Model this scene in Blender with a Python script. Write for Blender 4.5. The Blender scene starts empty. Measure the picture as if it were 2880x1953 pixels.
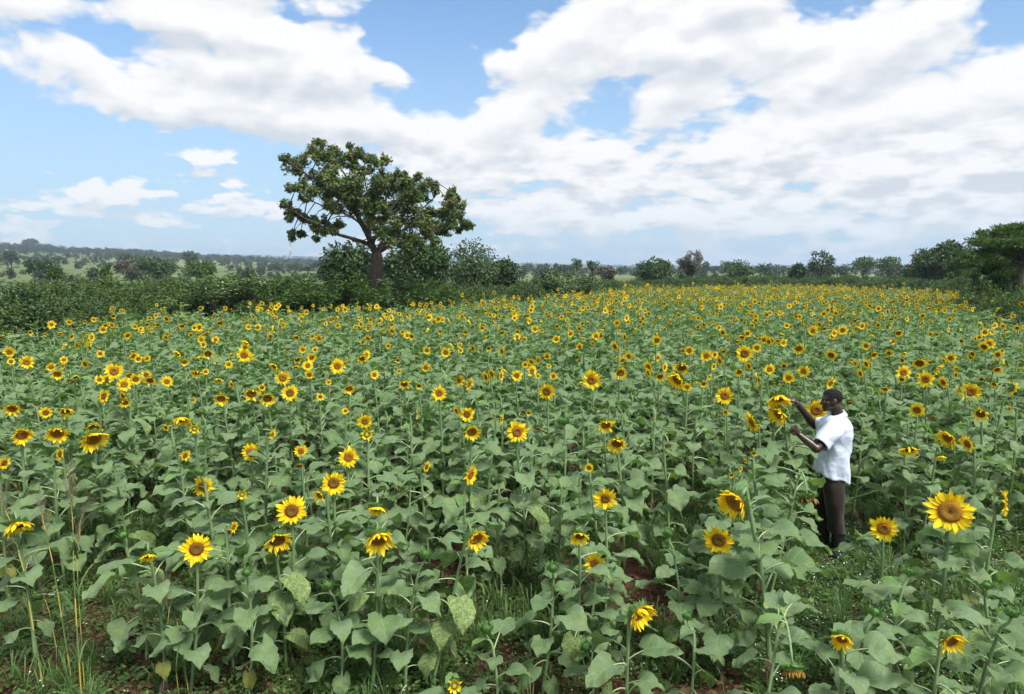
import bpy, math, random
import numpy as np
from mathutils import Vector, Matrix, Quaternion, noise as mnoise

sc = bpy.context.scene
COL = sc.collection
rnd = random.Random(7)
rng = np.random.default_rng(11)
PI = math.pi

# ------------------------------------------------------------------ camera
CAM_H = 3.0
PITCH = math.radians(6.4)
FPX = 1920.0                       # focal length in pixels of the 2880-wide photograph
cam_d = bpy.data.cameras.new('camera')
cam_d.sensor_width = 36.0
cam_d.lens = 24.0
cam_d.clip_start = 0.05
cam_d.clip_end = 12000
cam = bpy.data.objects.new('camera', cam_d)
COL.objects.link(cam)
cam.location = (0, 0, CAM_H)
cam.rotation_euler = (PI / 2 - PITCH, 0, 0)
sc.camera = cam

# ------------------------------------------------------------------ render settings
sc.render.engine = 'CYCLES'
cy = sc.cycles
cy.max_bounces = 7
cy.diffuse_bounces = 4
cy.glossy_bounces = 2
cy.transmission_bounces = 4
cy.transparent_max_bounces = 4
cy.volume_bounces = 0
cy.use_denoising = True
cy.use_adaptive_sampling = True
cy.adaptive_threshold = 0.025
cy.adaptive_min_samples = 20
cy.sample_clamp_indirect = 4.0
sc.view_settings.view_transform = 'Standard'
sc.view_settings.look = 'None'
sc.view_settings.exposure = 2.0
sc.view_settings.gamma = 1.0
sc.view_settings.use_curve_mapping = False

# ------------------------------------------------------------------ sun
SUN_EL = math.radians(54)
SUN_AZ = math.radians(138)         # clockwise from +Y (the view direction): right and a little behind
to_sun = Vector((math.sin(SUN_AZ) * math.cos(SUN_EL), math.cos(SUN_AZ) * math.cos(SUN_EL), math.sin(SUN_EL)))
sun_d = bpy.data.lights.new('sun', 'SUN')
sun_d.energy = 1.5
sun_d.angle = math.radians(22)
sun_d.color = (1.0, 0.96, 0.90)
sun = bpy.data.objects.new('sun', sun_d)
COL.objects.link(sun)
sun.rotation_euler = to_sun.to_track_quat('Z', 'Y').to_euler()
sun.location = to_sun * 60

# ------------------------------------------------------------------ photograph geometry helpers
K = 2880.0 / 2324.0                # the layout notes were taken on a 2324-wide view
def ray_src(xs, ys):
    a = (xs - 1440.0) / FPX
    b = (976.5 - ys) / FPX
    return Vector((a, math.cos(PITCH) + b * math.sin(PITCH), -math.sin(PITCH) + b * math.cos(PITCH)))
def at_depth_src(xs, ys, y):
    d = ray_src(xs, ys)
    return Vector((0, 0, CAM_H)) + d * (y / d.y)
def at_depth(xd, yd, y):
    return at_depth_src(xd * K, yd * K, y)
def at_height(xd, yd, h):
    d = ray_src(xd * K, yd * K)
    t = (h - CAM_H) / d.z
    return Vector((0, 0, CAM_H)) + d * t
def view_depth(p):
    return p[1] * math.cos(PITCH) - (p[2] - CAM_H) * math.sin(PITCH)

# ------------------------------------------------------------------ node helpers
class NT:
    def __init__(self, tree):
        self.t = tree
        self.n = tree.nodes
    def new(self, typ, **kw):
        nd = self.n.new(typ)
        for k, v in kw.items():
            setattr(nd, k, v)
        return nd
    def link(self, a, b):
        self.t.links.new(a, b)
    def put(self, nd, sock, val):
        s = nd.inputs[sock]
        if isinstance(val, bpy.types.NodeSocket):
            self.link(val, s)
        else:
            s.default_value = val
    def math(self, op, a, b=None, c=None, clamp=False):
        nd = self.new('ShaderNodeMath', operation=op, use_clamp=clamp)
        self.put(nd, 0, a)
        if b is not None: self.put(nd, 1, b)
        if c is not None: self.put(nd, 2, c)
        return nd.outputs[0]
    def vmath(self, op, a, b=None, c=None):
        nd = self.new('ShaderNodeVectorMath', operation=op)
        self.put(nd, 0, a)
        if b is not None: self.put(nd, 1, b)
        if c is not None: self.put(nd, 2, c)
        return nd.outputs['Value'] if op in ('DOT_PRODUCT', 'LENGTH', 'DISTANCE') else nd.outputs[0]
    def noise(self, vec, scale, detail=4, rough=0.55, dist=0.0):
        nd = self.new('ShaderNodeTexNoise')
        if vec is not None: self.link(vec, nd.inputs['Vector'])
        nd.inputs['Scale'].default_value = scale
        nd.inputs['Detail'].default_value = detail
        nd.inputs['Roughness'].default_value = rough
        nd.inputs['Distortion'].default_value = dist
        return nd
    def mix(self, fac, a, b):
        nd = self.new('ShaderNodeMix', data_type='RGBA')
        self.put(nd, 0, fac)
        for s, v in ((6, a), (7, b)):
            if isinstance(v, bpy.types.NodeSocket): self.link(v, nd.inputs[s])
            else: nd.inputs[s].default_value = (*v, 1) if len(v) == 3 else v
        return nd.outputs[2]
    def mixf(self, fac, a, b):
        nd = self.new('ShaderNodeMix', data_type='FLOAT')
        self.put(nd, 0, fac); self.put(nd, 2, a); self.put(nd, 3, b)
        return nd.outputs[0]
    def smooth(self, x, lo, hi, a=0.0, b=1.0):
        nd = self.new('ShaderNodeMapRange', interpolation_type='SMOOTHSTEP')
        self.put(nd, 0, x); self.put(nd, 1, lo); self.put(nd, 2, hi); self.put(nd, 3, a); self.put(nd, 4, b)
        return nd.outputs[0]
    def ramp(self, fac, stops):
        nd = self.new('ShaderNodeValToRGB')
        el = nd.color_ramp.elements
        while len(el) < len(stops): el.new(0.5)
        for e, (p, c) in zip(el, stops):
            e.position = p; e.color = (*c, 1)
        self.link(fac, nd.inputs[0])
        return nd.outputs[0]
    def xyz(self, x, y, z):
        nd = self.new('ShaderNodeCombineXYZ')
        self.put(nd, 0, x); self.put(nd, 1, y); self.put(nd, 2, z)
        return nd.outputs[0]

# ------------------------------------------------------------------ world: Nishita sky with cumulus
world = bpy.data.worlds.new('World')
sc.world = world
world.use_nodes = True
W = NT(world.node_tree)
W.n.clear()
wout = W.new('ShaderNodeOutputWorld')
bg = W.new('ShaderNodeBackground')
bg.inputs[1].default_value = 0.05
CLOUD_SHADE, CLOUD_LIT, HAZE_CLOUD, HAZE_SKY = (3.5, 3.75, 4.05), (5.15, 5.15, 5.15), (4.75, 4.9, 5.0), (2.3, 3.25, 4.15)
world.cycles.sampling_method = 'MANUAL'
world.cycles.sample_map_resolution = 512
W.link(bg.outputs[0], wout.inputs[0])
sky = W.new('ShaderNodeTexSky', sky_type='NISHITA')
sky.sun_disc = False
sky.sun_elevation = SUN_EL
sky.sun_rotation = SUN_AZ
sky.altitude = 300
sky.air_density = 1.0
sky.dust_density = 0.2
sky.ozone_density = 1.5
geo = W.new('ShaderNodeTexCoord')
sep = W.new('ShaderNodeSeparateXYZ')
W.link(geo.outputs['Generated'], sep.inputs[0])
dx, dy, dz = sep.outputs
zc = W.math('MAXIMUM', dz, 0.0)
az = W.math('ARCTAN2', dx, dy)
el = W.math('ARCSINE', zc)

def azel(xd, yd):
    d = ray_src(xd * K, yd * K)
    return math.atan2(d.x, d.y), math.atan2(d.z, math.hypot(d.x, d.y))

# main cloud banks and clear gaps of this afternoon's sky: (x, y, half-width, half-height, strength)
BANKS = [
    (520, 55, 250, 75, .30), (640, 150, 210, 90, .30), (420, 270, 230, 36, .33), (680, 255, 220, 60, .22),
    (70, 110, 130, 28, .17), (230, 180, 150, 35, .20), (70, 20, 120, 30, .10),
    (900, 232, 85, 40, .30), (1110, 232, 120, 42, .30), (1010, 300, 260, 50, .22),
    (1230, 95, 190, 90, .26), (1600, 70, 360, 110, .30), (2020, 120, 330, 150, .30), (2200, 290, 260, 120, .28),
    (1510, 290, 80, 30, .27), (1720, 300, 130, 40, .28), (1900, 400, 430, 60, .19), (1400, 400, 330, 55, .18), (1330, 450, 270, 34, .15), (1800, 470, 430, 36, .17), (2150, 370, 200, 40, .25), (2150, 520, 260, 30, .16), (1500, 520, 420, 26, .13), (300, 500, 420, 22, .05),
    (1060, 385, 130, 38, .26), (1300, 330, 130, 25, .2),
    (455, 372, 34, 26, .34), (80, 368, 100, 14, .24), (175, 387, 35, 12, .24), (275, 421, 52, 15, .20), (145, 462, 60, 12, .22),
    (275, 467, 75, 14, .22), (430, 450, 62, 18, .22), (575, 420, 70, 36, .22), (15, 457, 40, 12, .24),
    (1130, 490, 40, 16, .22), (1320, 495, 55, 16, .22), (1420, 512, 40, 14, .22), (1900, 545, 90, 18, .22), (1650, 520, 120, 16, .18), (2150, 480, 160, 26, .2),
    (960, 95, 150, 130, -.42), (1330, 275, 100, 34, -.12), (1650, 245, 80, 18, -.22), (2330, 40, 50, 60, -.5),
    (200, 340, 330, 30, -.26), (560, 345, 200, 20, -.2), (350, 410, 260, 40, -.12), (60, 270, 160, 55, -.22), (250, 70, 90, 70, -.16),
]
# coverage table: 15 elevation rows (three to a ramp) by 32 bearings, filled from the banks above
AZ_LO, AZ_HI, N_AZ, N_EL = -0.76, 0.76, 32, 15
E_LO, E_HI = math.log(0.05), math.log(0.05 + 0.44)
def bank_value(a, e):
    v = 0.0
    for (x, y, hw, hh, s) in BANKS:
        a0, e0 = azel(x, y); a1, _ = azel(x + hw, y); _, e1 = azel(x, y - hh)
        sa, se = max(abs(a1 - a0), 0.035), abs(e1 - e0)
        v += s * 0.45 ** (((a - a0) / sa) ** 2 + ((e - e0) / se) ** 2)
    return min(v, 0.42)
RAMPS = []
for k in range(N_EL // 3):
    cols = []
    for i in range(N_AZ):
        a = AZ_LO + (AZ_HI - AZ_LO) * i / (N_AZ - 1)
        cols.append([0.5 + bank_value(a, math.exp(E_LO + (E_HI - E_LO) * (3 * k + j) / (N_EL - 1)) - 0.05) for j in range(3)])
    RAMPS.append(cols)
def bank_mask(az_s, el_s):
    u = W.math('MULTIPLY_ADD', az_s, 1 / (AZ_HI - AZ_LO), -AZ_LO / (AZ_HI - AZ_LO))
    le = W.math('LOGARITHM', W.math('MAXIMUM', W.math('ADD', el_s, 0.05), 0.01), math.e)
    row = W.math('MULTIPLY_ADD', le, (N_EL - 1) / (E_HI - E_LO), -E_LO * (N_EL - 1) / (E_HI - E_LO))
    row = W.math('MINIMUM', W.math('MAXIMUM', row, 0.0), N_EL - 1.0)
    rv = W.xyz(row, row, row)
    acc = None
    for k, cols in enumerate(RAMPS):
        nd = W.new('ShaderNodeValToRGB')
        nd.color_ramp.interpolation = 'EASE'
        els = nd.color_ramp.elements
        while len(els) < N_AZ: els.new(0.5)
        for i, c in enumerate(cols):
            els[i].position = i / (N_AZ - 1); els[i].color = (*c, 1)
        W.link(u, nd.inputs[0])
        dlt = W.vmath('ABSOLUTE', W.vmath('SUBTRACT', rv, (3 * k, 3 * k + 1, 3 * k + 2)))
        wt = W.vmath('MAXIMUM', W.vmath('SUBTRACT', (1, 1, 1), dlt), (0, 0, 0))
        v = W.vmath('DOT_PRODUCT', nd.outputs[0], wt)
        acc = v if acc is None else W.math('ADD', acc, v)
    return W.math('SUBTRACT', acc, 0.5)
def heaps(v, s1, s2, d1, d2):
    n1 = W.noise(v, s1, d1, 0.50, 0.0).outputs['Fac']
    vo = W.new('ShaderNodeTexVoronoi', feature='F1', voronoi_dimensions='2D')   # heaped cells: rounded heads, finer heads upon them
    vo.normalize = True
    nw = W.noise(v, s2 * 0.9, 2, 0.5).outputs['Color']
    W.link(W.vmath('MULTIPLY_ADD', nw, (0.75 / s2, 0.75 / s2, 0.0), v), vo.inputs['Vector'])
    vo.inputs['Scale'].default_value = s2
    vo.inputs['Detail'].default_value = d2
    vo.inputs['Roughness'].default_value = 0.55
    vo.inputs['Lacunarity'].default_value = 2.3
    return W.math('MULTIPLY_ADD', W.math('SUBTRACT', 0.42, vo.outputs['Distance']), 0.60, W.math('MULTIPLY', W.math('SUBTRACT', n1, 0.5), 1.0))
far_low = W.smooth(el, 0.24, 0.10)          # clouds further off stand lower and look smaller
def cloud_noise(off, d1, d2, fine):
    v = W.xyz(az, W.math('MULTIPLY', W.math('ADD', el, off), 2.0), 1.7)
    return W.mixf(far_low, heaps(v, 6.0, 8.5, d1, d2), heaps(W.vmath('MULTIPLY', v, (1.0, 1.3, 1.0)), 15.0, 21.0, d1, d2))
OFF = 0.022
# the banks only steer the coverage in the view ahead; elsewhere the same broken cumulus goes on
view_w = W.math('MULTIPLY', W.smooth(W.math('ABSOLUTE', az), 0.95, 0.76), W.smooth(el, 0.62, 0.46))
base_cov = W.mixf(view_w, 0.03, -0.13)
warp = W.noise(geo.outputs['Generated'], 10.0, 3, 0.6).outputs['Color']
wsep = W.new('ShaderNodeSeparateXYZ'); W.link(warp, wsep.inputs[0])
azw = W.math('MULTIPLY_ADD', W.math('SUBTRACT', wsep.outputs[0], 0.5), 0.10, az)
elw = W.math('MULTIPLY_ADD', W.math('SUBTRACT', wsep.outputs[1], 0.5), 0.05, el)
m0 = W.math('MULTIPLY', bank_mask(azw, elw), view_w)
m1 = W.math('MULTIPLY', bank_mask(azw, W.math('ADD', elw, OFF)), view_w)
d0 = W.math('ADD', W.math('ADD', cloud_noise(0.0, 5, 2.5, True), m0), base_cov)
d1 = W.math('ADD', W.math('ADD', cloud_noise(OFF, 3, 1, False), m1), base_cov)
alpha = W.smooth(d0, -0.04, 0.09)
alpha = W.math('MULTIPLY', alpha, W.smooth(el, 0.0, 0.12, 0.65, 1.0))
lit = W.math('MULTIPLY_ADD', W.math('SUBTRACT', d0, d1), 3.0, 0.68)
lit = W.math('SUBTRACT', lit, W.math('MULTIPLY', W.smooth(d1, 0.20, 0.60), 0.22), clamp=True)
ccol = W.mix(lit, CLOUD_SHADE, CLOUD_LIT)
ccol = W.mix(W.smooth(el, 0.15, 0.0, 0.0, 0.30), ccol, HAZE_CLOUD)
hs = W.new('ShaderNodeHueSaturation'); hs.inputs['Saturation'].default_value = 1.15; W.link(sky.outputs[0], hs.inputs['Color'])
skycol = W.mix(W.smooth(el, 0.40, 0.0, 0.10, 0.88), hs.outputs[0], HAZE_SKY)
W.link(W.mix(alpha, skycol, ccol), bg.inputs[0])

# ------------------------------------------------------------------ objects and tags
def link_obj(name, data, parent=None, mat=None):
    o = bpy.data.objects.new(name, data)
    COL.objects.link(o)
    if parent is not None: o.parent = parent
    if mat is not None: o.matrix_basis = mat
    return o
def tag(o, label=None, cat=None, group=None, kind=None):
    if label: o['label'] = label
    if cat: o['category'] = cat
    if group: o['group'] = group
    if kind: o['kind'] = kind
    return o

# ------------------------------------------------------------------ materials
MAT = {}
def material(name):
    m = bpy.data.materials.new(name)
    m.use_nodes = True
    t = NT(m.node_tree)
    t.n.clear()
    out = t.new('ShaderNodeOutputMaterial')
    MAT[name] = m
    return m, t, out
def principled(t, out, col, rough=0.6, spec=0.3, bump=None, bstr=0.3, bdist=0.01, sheen=0.0):
    p = t.new('ShaderNodeBsdfPrincipled')
    t.put(p, 'Base Color', col if isinstance(col, bpy.types.NodeSocket) else (*col, 1))
    t.put(p, 'Roughness', rough)
    p.inputs['Specular IOR Level'].default_value = spec
    if sheen: p.inputs['Sheen Weight'].default_value = sheen
    if bump is not None:
        b = t.new('ShaderNodeBump')
        b.inputs['Strength'].default_value = bstr
        b.inputs['Distance'].default_value = bdist
        t.link(bump, b.inputs['Height'])
        t.link(b.outputs[0], p.inputs['Normal'])
    t.link(p.outputs[0], out.inputs[0])
    return p
def add_translucent(t, out, p, col, fac):
    tr = t.new('ShaderNodeBsdfTranslucent')
    t.put(tr, 'Color', col if isinstance(col, bpy.types.NodeSocket) else (*col, 1))
    mx = t.new('ShaderNodeMixShader')
    mx.inputs[0].default_value = fac
    t.link(p.outputs[0], mx.inputs[1]); t.link(tr.outputs[0], mx.inputs[2])
    t.link(mx.outputs[0], out.inputs[0])
def rand_of(t):
    oi = t.new('ShaderNodeObjectInfo')
    at = t.new('ShaderNodeAttribute'); at.attribute_name = 'tint'
    return t.math('FRACT', t.math('MULTIPLY_ADD', oi.outputs['Random'], 3.0, at.outputs['Fac']))

def leaf_material(name, dark, pale, trans, mottle=0.0, mottle_col=(0.30, 0.34, 0.08)):
    m, t, out = material(name)
    r = rand_of(t)
    uv = t.new('ShaderNodeUVMap')
    s = t.new('ShaderNodeSeparateXYZ'); t.link(uv.outputs[0], s.inputs[0])
    u = t.math('ABSOLUTE', t.math('MULTIPLY_ADD', s.outputs[0], 2.0, -1.0))
    v = s.outputs[1]
    mid = t.smooth(u, 0.055, 0.02)
    # side veins sweep forward from the midrib
    ph = t.math('FRACT', t.math('SUBTRACT', t.math('MULTIPLY', v, 6.0), t.math('MULTIPLY', u, 1.6)))
    side = t.smooth(t.math('ABSOLUTE', t.math('SUBTRACT', ph, 0.5)), 0.10, 0.03)
    vein = t.math('MAXIMUM', mid, t.math('MULTIPLY', side, 0.5))
    tc = t.new('ShaderNodeTexCoord')
    nz = t.noise(tc.outputs['Object'], 26, 4, 0.6)
    col = t.mix(r, dark, pale)
    lg = t.noise(tc.outputs['Object'], 7, 2, 0.5)
    col = t.mix(t.smooth(lg.outputs['Fac'], 0.45, 0.70, 0.0, 0.45), col, (dark[0] * 1.75, dark[1] * 1.45, dark[2] * 0.9))
    col = t.mix(t.math('MULTIPLY', nz.outputs['Fac'], 0.45), col, tuple(c * 0.5 for c in dark))
    if mottle:
        n2 = t.noise(tc.outputs['Object'], 55, 3, 0.65)
        k = t.smooth(n2.outputs['Fac'], 0.44, 0.56, 0.0, mottle)
        col = t.mix(k, col, mottle_col)
    col = t.mix(t.math('MULTIPLY', vein, 0.70), col, (0.32, 0.42, 0.20))
    h = t.math('SUBTRACT', t.math('MULTIPLY', nz.outputs['Fac'], 0.5), t.math('MULTIPLY', vein, 0.6))
    p = principled(t, out, col, 0.60, 0.30, h, 0.9, 0.012, 0.10)
    add_translucent(t, out, p, trans, 0.28)
leaf_material('leaf_green', (0.115, 0.200, 0.082), (0.208, 0.315, 0.158), (0.20, 0.38, 0.06))
leaf_material('leaf_young', (0.125, 0.250, 0.068), (0.190, 0.325, 0.108), (0.22, 0.43, 0.06))
leaf_material('leaf_mottled', (0.090, 0.190, 0.065), (0.130, 0.230, 0.085), (0.16, 0.32, 0.05), 0.85, (0.31, 0.38, 0.12))
leaf_material('leaf_yellow', (0.210, 0.270, 0.060), (0.330, 0.330, 0.070), (0.32, 0.34, 0.05), 0.55, (0.26, 0.17, 0.04))
leaf_material('leaf_dry', (0.050, 0.030, 0.018), (0.120, 0.075, 0.040), (0.10, 0.06, 0.03))

def simple(name, col, col2=None, rough=0.6, spec=0.3, scale=20, trans=None, tfac=0.2, bstr=0.3):
    m, t, out = material(name)
    tc = t.new('ShaderNodeTexCoord')
    nz = t.noise(tc.outputs['Object'], scale, 4, 0.6)
    r = rand_of(t)
    c2 = col2 or tuple(c * 0.65 for c in col)
    f = t.math('MULTIPLY_ADD', t.math('SUBTRACT', nz.outputs['Fac'], 0.5), 1.4, r, clamp=True)
    cc = t.mix(f, c2, col)
    p = principled(t, out, cc, rough, spec, nz.outputs['Fac'], bstr, 0.004)
    if trans: add_translucent(t, out, p, trans, tfac)
    return m
simple('stem', (0.190, 0.280, 0.120), (0.120, 0.200, 0.075), 0.6, 0.3, 60)
simple('petiole', (0.360, 0.450, 0.260), (0.250, 0.350, 0.170), 0.55, 0.35, 60)
simple('bract', (0.130, 0.260, 0.070), (0.070, 0.160, 0.040), 0.6, 0.3, 40, (0.12, 0.30, 0.04), 0.2)
simple('wilted_petal', (0.34, 0.22, 0.03), (0.16, 0.08, 0.015), 0.7, 0.2, 40)

def petal_material():
    m, t, out = material('petal')
    uv = t.new('ShaderNodeUVMap')
    s = t.new('ShaderNodeSeparateXYZ'); t.link(uv.outputs[0], s.inputs[0])
    r = rand_of(t)
    col = t.mix(r, (0.93, 0.66, 0.008), (0.97, 0.84, 0.030))
    col = t.mix(t.smooth(s.outputs[1], 0.32, 0.0), col, (0.74, 0.34, 0.004))
    st = t.math('SINE', t.math('MULTIPLY', s.outputs[0], 30.0))
    p = principled(t, out, col, 0.55, 0.2, st, 0.25, 0.002)
    add_translucent(t, out, p, (0.90, 0.56, 0.01), 0.28)
petal_material()

def disc_material():
    m, t, out = material('disc')
    uv = t.new('ShaderNodeUVMap')
    s = t.new('ShaderNodeSeparateXYZ'); t.link(uv.outputs[0], s.inputs[0])
    r = s.outputs[0]                       # 0 centre .. 1 rim
    oi = t.new('ShaderNodeObjectInfo')
    age = oi.outputs['Random']
    vo = t.new('ShaderNodeTexVoronoi'); vo.inputs['Scale'].default_value = 210
    tc = t.new('ShaderNodeTexCoord'); t.link(tc.outputs['Object'], vo.inputs['Vector'])
    wob = t.math('MULTIPLY_ADD', t.math('SUBTRACT', vo.outputs['Distance'], 0.4), 0.25, r)
    col = t.ramp(wob, [(0.0, (0.22, 0.22, 0.04)), (0.22, (0.26, 0.17, 0.025)), (0.36, (0.17, 0.070, 0.012)), (0.54, (0.30, 0.120, 0.015)), (0.76, (0.45, 0.190, 0.018)), (1.0, (0.30, 0.125, 0.015))])
    dark = t.ramp(wob, [(0.0, (0.150, 0.120, 0.022)), (0.5, (0.210, 0.105, 0.018)), (1.0, (0.170, 0.075, 0.013))])
    gold = t.ramp(wob, [(0.0, (0.15, 0.06, 0.010)), (0.22, (0.18, 0.08, 0.012)), (0.3, (0.36, 0.19, 0.02)), (1.0, (0.33, 0.17, 0.018))])
    c = t.mix(t.smooth(age, 0.30, 0.45), dark, col)
    c = t.mix(t.smooth(age, 0.86, 0.92), c, gold)
    c = t.mix(t.smooth(vo.outputs['Distance'], 0.25, 0.9, 0.0, 0.6), c, (0.08, 0.035, 0.008))
    principled(t, out, c, 0.8, 0.15, vo.outputs['Distance'], 0.8, 0.004)
disc_material()

def foliage_material(name, c1, c2, c3, trans, tf=0.18, rough=0.55, spec=0.3):
    m, t, out = material(name)
    at = t.new('ShaderNodeAttribute'); at.attribute_name = 'tint'
    oi = t.new('ShaderNodeObjectInfo')
    f = t.math('ADD', at.outputs['Fac'], t.math('MULTIPLY_ADD', oi.outputs['Random'], 0.24, -0.12), clamp=True)
    col = t.ramp(f, [(0.0, c1), (0.55, c2), (1.0, c3)])
    p = principled(t, out, col, rough, spec)
    add_translucent(t, out, p, trans, tf)
foliage_material('foliage_big', (0.053, 0.091, 0.029), (0.109, 0.161, 0.046), (0.202, 0.229, 0.074), (0.09, 0.14, 0.02), 0.2)
foliage_material('foliage_red', (0.095, 0.054, 0.027), (0.149, 0.081, 0.034), (0.189, 0.121, 0.047), (0.14, 0.08, 0.02), 0.2)
foliage_material('foliage_mango', (0.027, 0.057, 0.022), (0.054, 0.101, 0.032), (0.101, 0.162, 0.041), (0.05, 0.10, 0.02), 0.12, 0.5)
foliage_material('foliage_mid', (0.054, 0.095, 0.035), (0.088, 0.142, 0.051), (0.135, 0.196, 0.068), (0.08, 0.14, 0.03), 0.18)
foliage_material('foliage_acacia', (0.033, 0.071, 0.017), (0.059, 0.113, 0.024), (0.100, 0.167, 0.033), (0.09, 0.20, 0.02), 0.25)
foliage_material('foliage_bush', (0.046, 0.084, 0.024), (0.078, 0.135, 0.038), (0.128, 0.203, 0.051), (0.07, 0.14, 0.02), 0.2)
foliage_material('foliage_grey', (0.101, 0.095, 0.074), (0.142, 0.135, 0.101), (0.176, 0.176, 0.121), (0.10, 0.10, 0.06), 0.12)
foliage_material('foliage_far', (0.030, 0.052, 0.020), (0.050, 0.082, 0.030), (0.085, 0.120, 0.045), (0.06, 0.10, 0.03), 0.1)
foliage_material('weed', (0.040, 0.085, 0.022), (0.065, 0.135, 0.032), (0.110, 0.200, 0.050), (0.09, 0.20, 0.03), 0.22)
foliage_material('grass_blade', (0.055, 0.110, 0.030), (0.085, 0.165, 0.045), (0.150, 0.220, 0.070), (0.10, 0.22, 0.03), 0.25)
foliage_material('blossom', (0.55, 0.50, 0.40), (0.60, 0.50, 0.42), (0.60, 0.42, 0.36), (0.5, 0.4, 0.3), 0.2)
simple('clod', (0.110, 0.056, 0.036), (0.055, 0.026, 0.017), 0.95, 0.1, 30, bstr=.8)
simple('litter', (0.150, 0.095, 0.050), (0.060, 0.036, 0.022), 0.9, 0.1, 30)
simple('white_flower', (0.80, 0.80, 0.78), (0.70, 0.71, 0.70), 0.6, 0.2, 30)
simple('cane', (0.420, 0.330, 0.060), (0.300, 0.270, 0.060), 0.5, 0.35, 30)
simple('cane_green', (0.120, 0.190, 0.060), (0.080, 0.140, 0.045), 0.5, 0.35, 30)
simple('plume', (0.250, 0.200, 0.130), (0.160, 0.140, 0.080), 0.8, 0.1, 30)

def bark_material(name, c1, c2):
    m, t, out = material(name)
    tc = t.new('ShaderNodeTexCoord')
    mp = t.new('ShaderNodeMapping'); mp.inputs['Scale'].default_value = (1, 1, 0.3)
    t.link(tc.outputs['Object'], mp.inputs[0])
    nz = t.noise(mp.outputs[0], 9, 7, 0.68)
    col = t.ramp(nz.outputs['Fac'], [(0.3, c1), (0.5, c2), (0.7, tuple(min(1, c * 1.5) for c in c2))])
    principled(t, out, col, 0.85, 0.15, nz.outputs['Fac'], 0.9, 0.06)
bark_material('bark', (0.026, 0.020, 0.016), (0.080, 0.066, 0.054))
bark_material('bark_dark', (0.030, 0.024, 0.018), (0.070, 0.056, 0.042))

# ------------------------------------------------------------------ geometry containers
class Geo:
    """vertices, faces, one uv and one tint per vertex, one material index per face"""
    def __init__(self, mats):
        self.v, self.f, self.uv, self.t, self.m, self.mats = [], [], [], [], [], list(mats)
        self.n = 0
    def add(self, verts, faces, uvs=None, mat=0, tint=0.5):
        b = self.n
        verts = np.asarray(verts, float).reshape(-1, 3)
        self.v.append(verts)
        k = len(verts)
        self.uv.append(np.asarray(uvs, float) if uvs is not None else np.zeros((k, 2)))
        self.t.append(np.full(k, tint) if np.isscalar(tint) else np.asarray(tint, float))
        self.f.extend([tuple(i + b for i in q) for q in faces])
        self.m.extend([mat] * len(faces) if np.isscalar(mat) else list(mat))
        self.n += k
        return self
    def arrays(self):
        if len(self.v) > 1:
            self.v = [np.concatenate(self.v)]; self.uv = [np.concatenate(self.uv)]; self.t = [np.concatenate(self.t)]
        return self.v[0], self.uv[0], self.t[0]
    def append(self, g, M=None, tint=None):
        v, uv, t = g.arrays()
        if M is not None:
            A = np.array(M)
            v = v @ A[:3, :3].T + A[:3, 3]
        idx = []
        for nm in g.mats:
            if nm not in self.mats: self.mats.append(nm)
            idx.append(self.mats.index(nm))
        self.add(v, g.f, uv, [idx[i] for i in g.m], t if tint is None else np.full(len(v), tint))
        return self
    def mesh(self, name, smooth=True):
        v, uv, t = self.arrays()
        me = bpy.data.meshes.new(name)
        me.from_pydata(v.tolist(), [], self.f)
        for nm in self.mats: me.materials.append(MAT[nm])
        me.polygons.foreach_set('material_index', np.asarray(self.m, dtype=np.int32))
        li = np.empty(len(me.loops), dtype=np.int32)
        me.loops.foreach_get('vertex_index', li)
        ul = me.uv_layers.new(name='UVMap')
        ul.data.foreach_set('uv', uv[li].astype(np.float32).ravel())
        at = me.attributes.new('tint', 'FLOAT', 'POINT')
        at.data.foreach_set('value', t.astype(np.float32))
        if smooth: me.polygons.foreach_set('use_smooth', np.ones(len(me.polygons), dtype=bool))
        me.update()
        return me

def nrm(a):
    a = np.asarray(a, float)
    return a / (np.linalg.norm(a, axis=-1, keepdims=True) + 1e-12)

def tube(geo, pts, radii, sides=6, mat=0, tint=0.5, cap=True, squash=None):
    pts = np.asarray([tuple(p) for p in pts], float)
    n = len(pts)
    tg = np.gradient(pts, axis=0)
    tg = nrm(tg)
    ref = np.array([0.0, 1.0, 0.0]) if abs(tg[0][1]) < 0.9 else np.array([1.0, 0, 0])
    V, UV = [], []
    a = nrm(np.cross(tg[0], ref))
    ang = np.arange(sides) * 2 * PI / sides
    for i in range(n):
        a = nrm(a - tg[i] * np.dot(a, tg[i]))
        b = np.cross(tg[i], a)
        r = radii[i] if hasattr(radii, '__len__') else radii
        ring = pts[i] + (np.cos(ang)[:, None] * a + np.sin(ang)[:, None] * b) * r
        V.append(ring)
        UV.append(np.stack([ang / (2 * PI), np.full(sides, i / (n - 1))], 1))
    F = []
    for i in range(n - 1):
        for j in range(sides):
            k = (j + 1) % sides
            F.append((i * sides + j, i * sides + k, (i + 1) * sides + k, (i + 1) * sides + j))
    if cap:
        F.append(tuple(range((n - 1) * sides, n * sides)))
        F.append(tuple(reversed(range(sides))))
    geo.add(np.concatenate(V), F, np.concatenate(UV), mat, tint)

def hermite(p0, t0, p1, t1, n):
    out = []
    for i in range(n + 1):
        s = i / n
        h00 = 2 * s ** 3 - 3 * s ** 2 + 1; h10 = s ** 3 - 2 * s ** 2 + s
        h01 = -2 * s ** 3 + 3 * s ** 2; h11 = s ** 3 - s ** 2
        out.append(p0 * h00 + t0 * h10 + p1 * h01 + t1 * h11)
    return out

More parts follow.
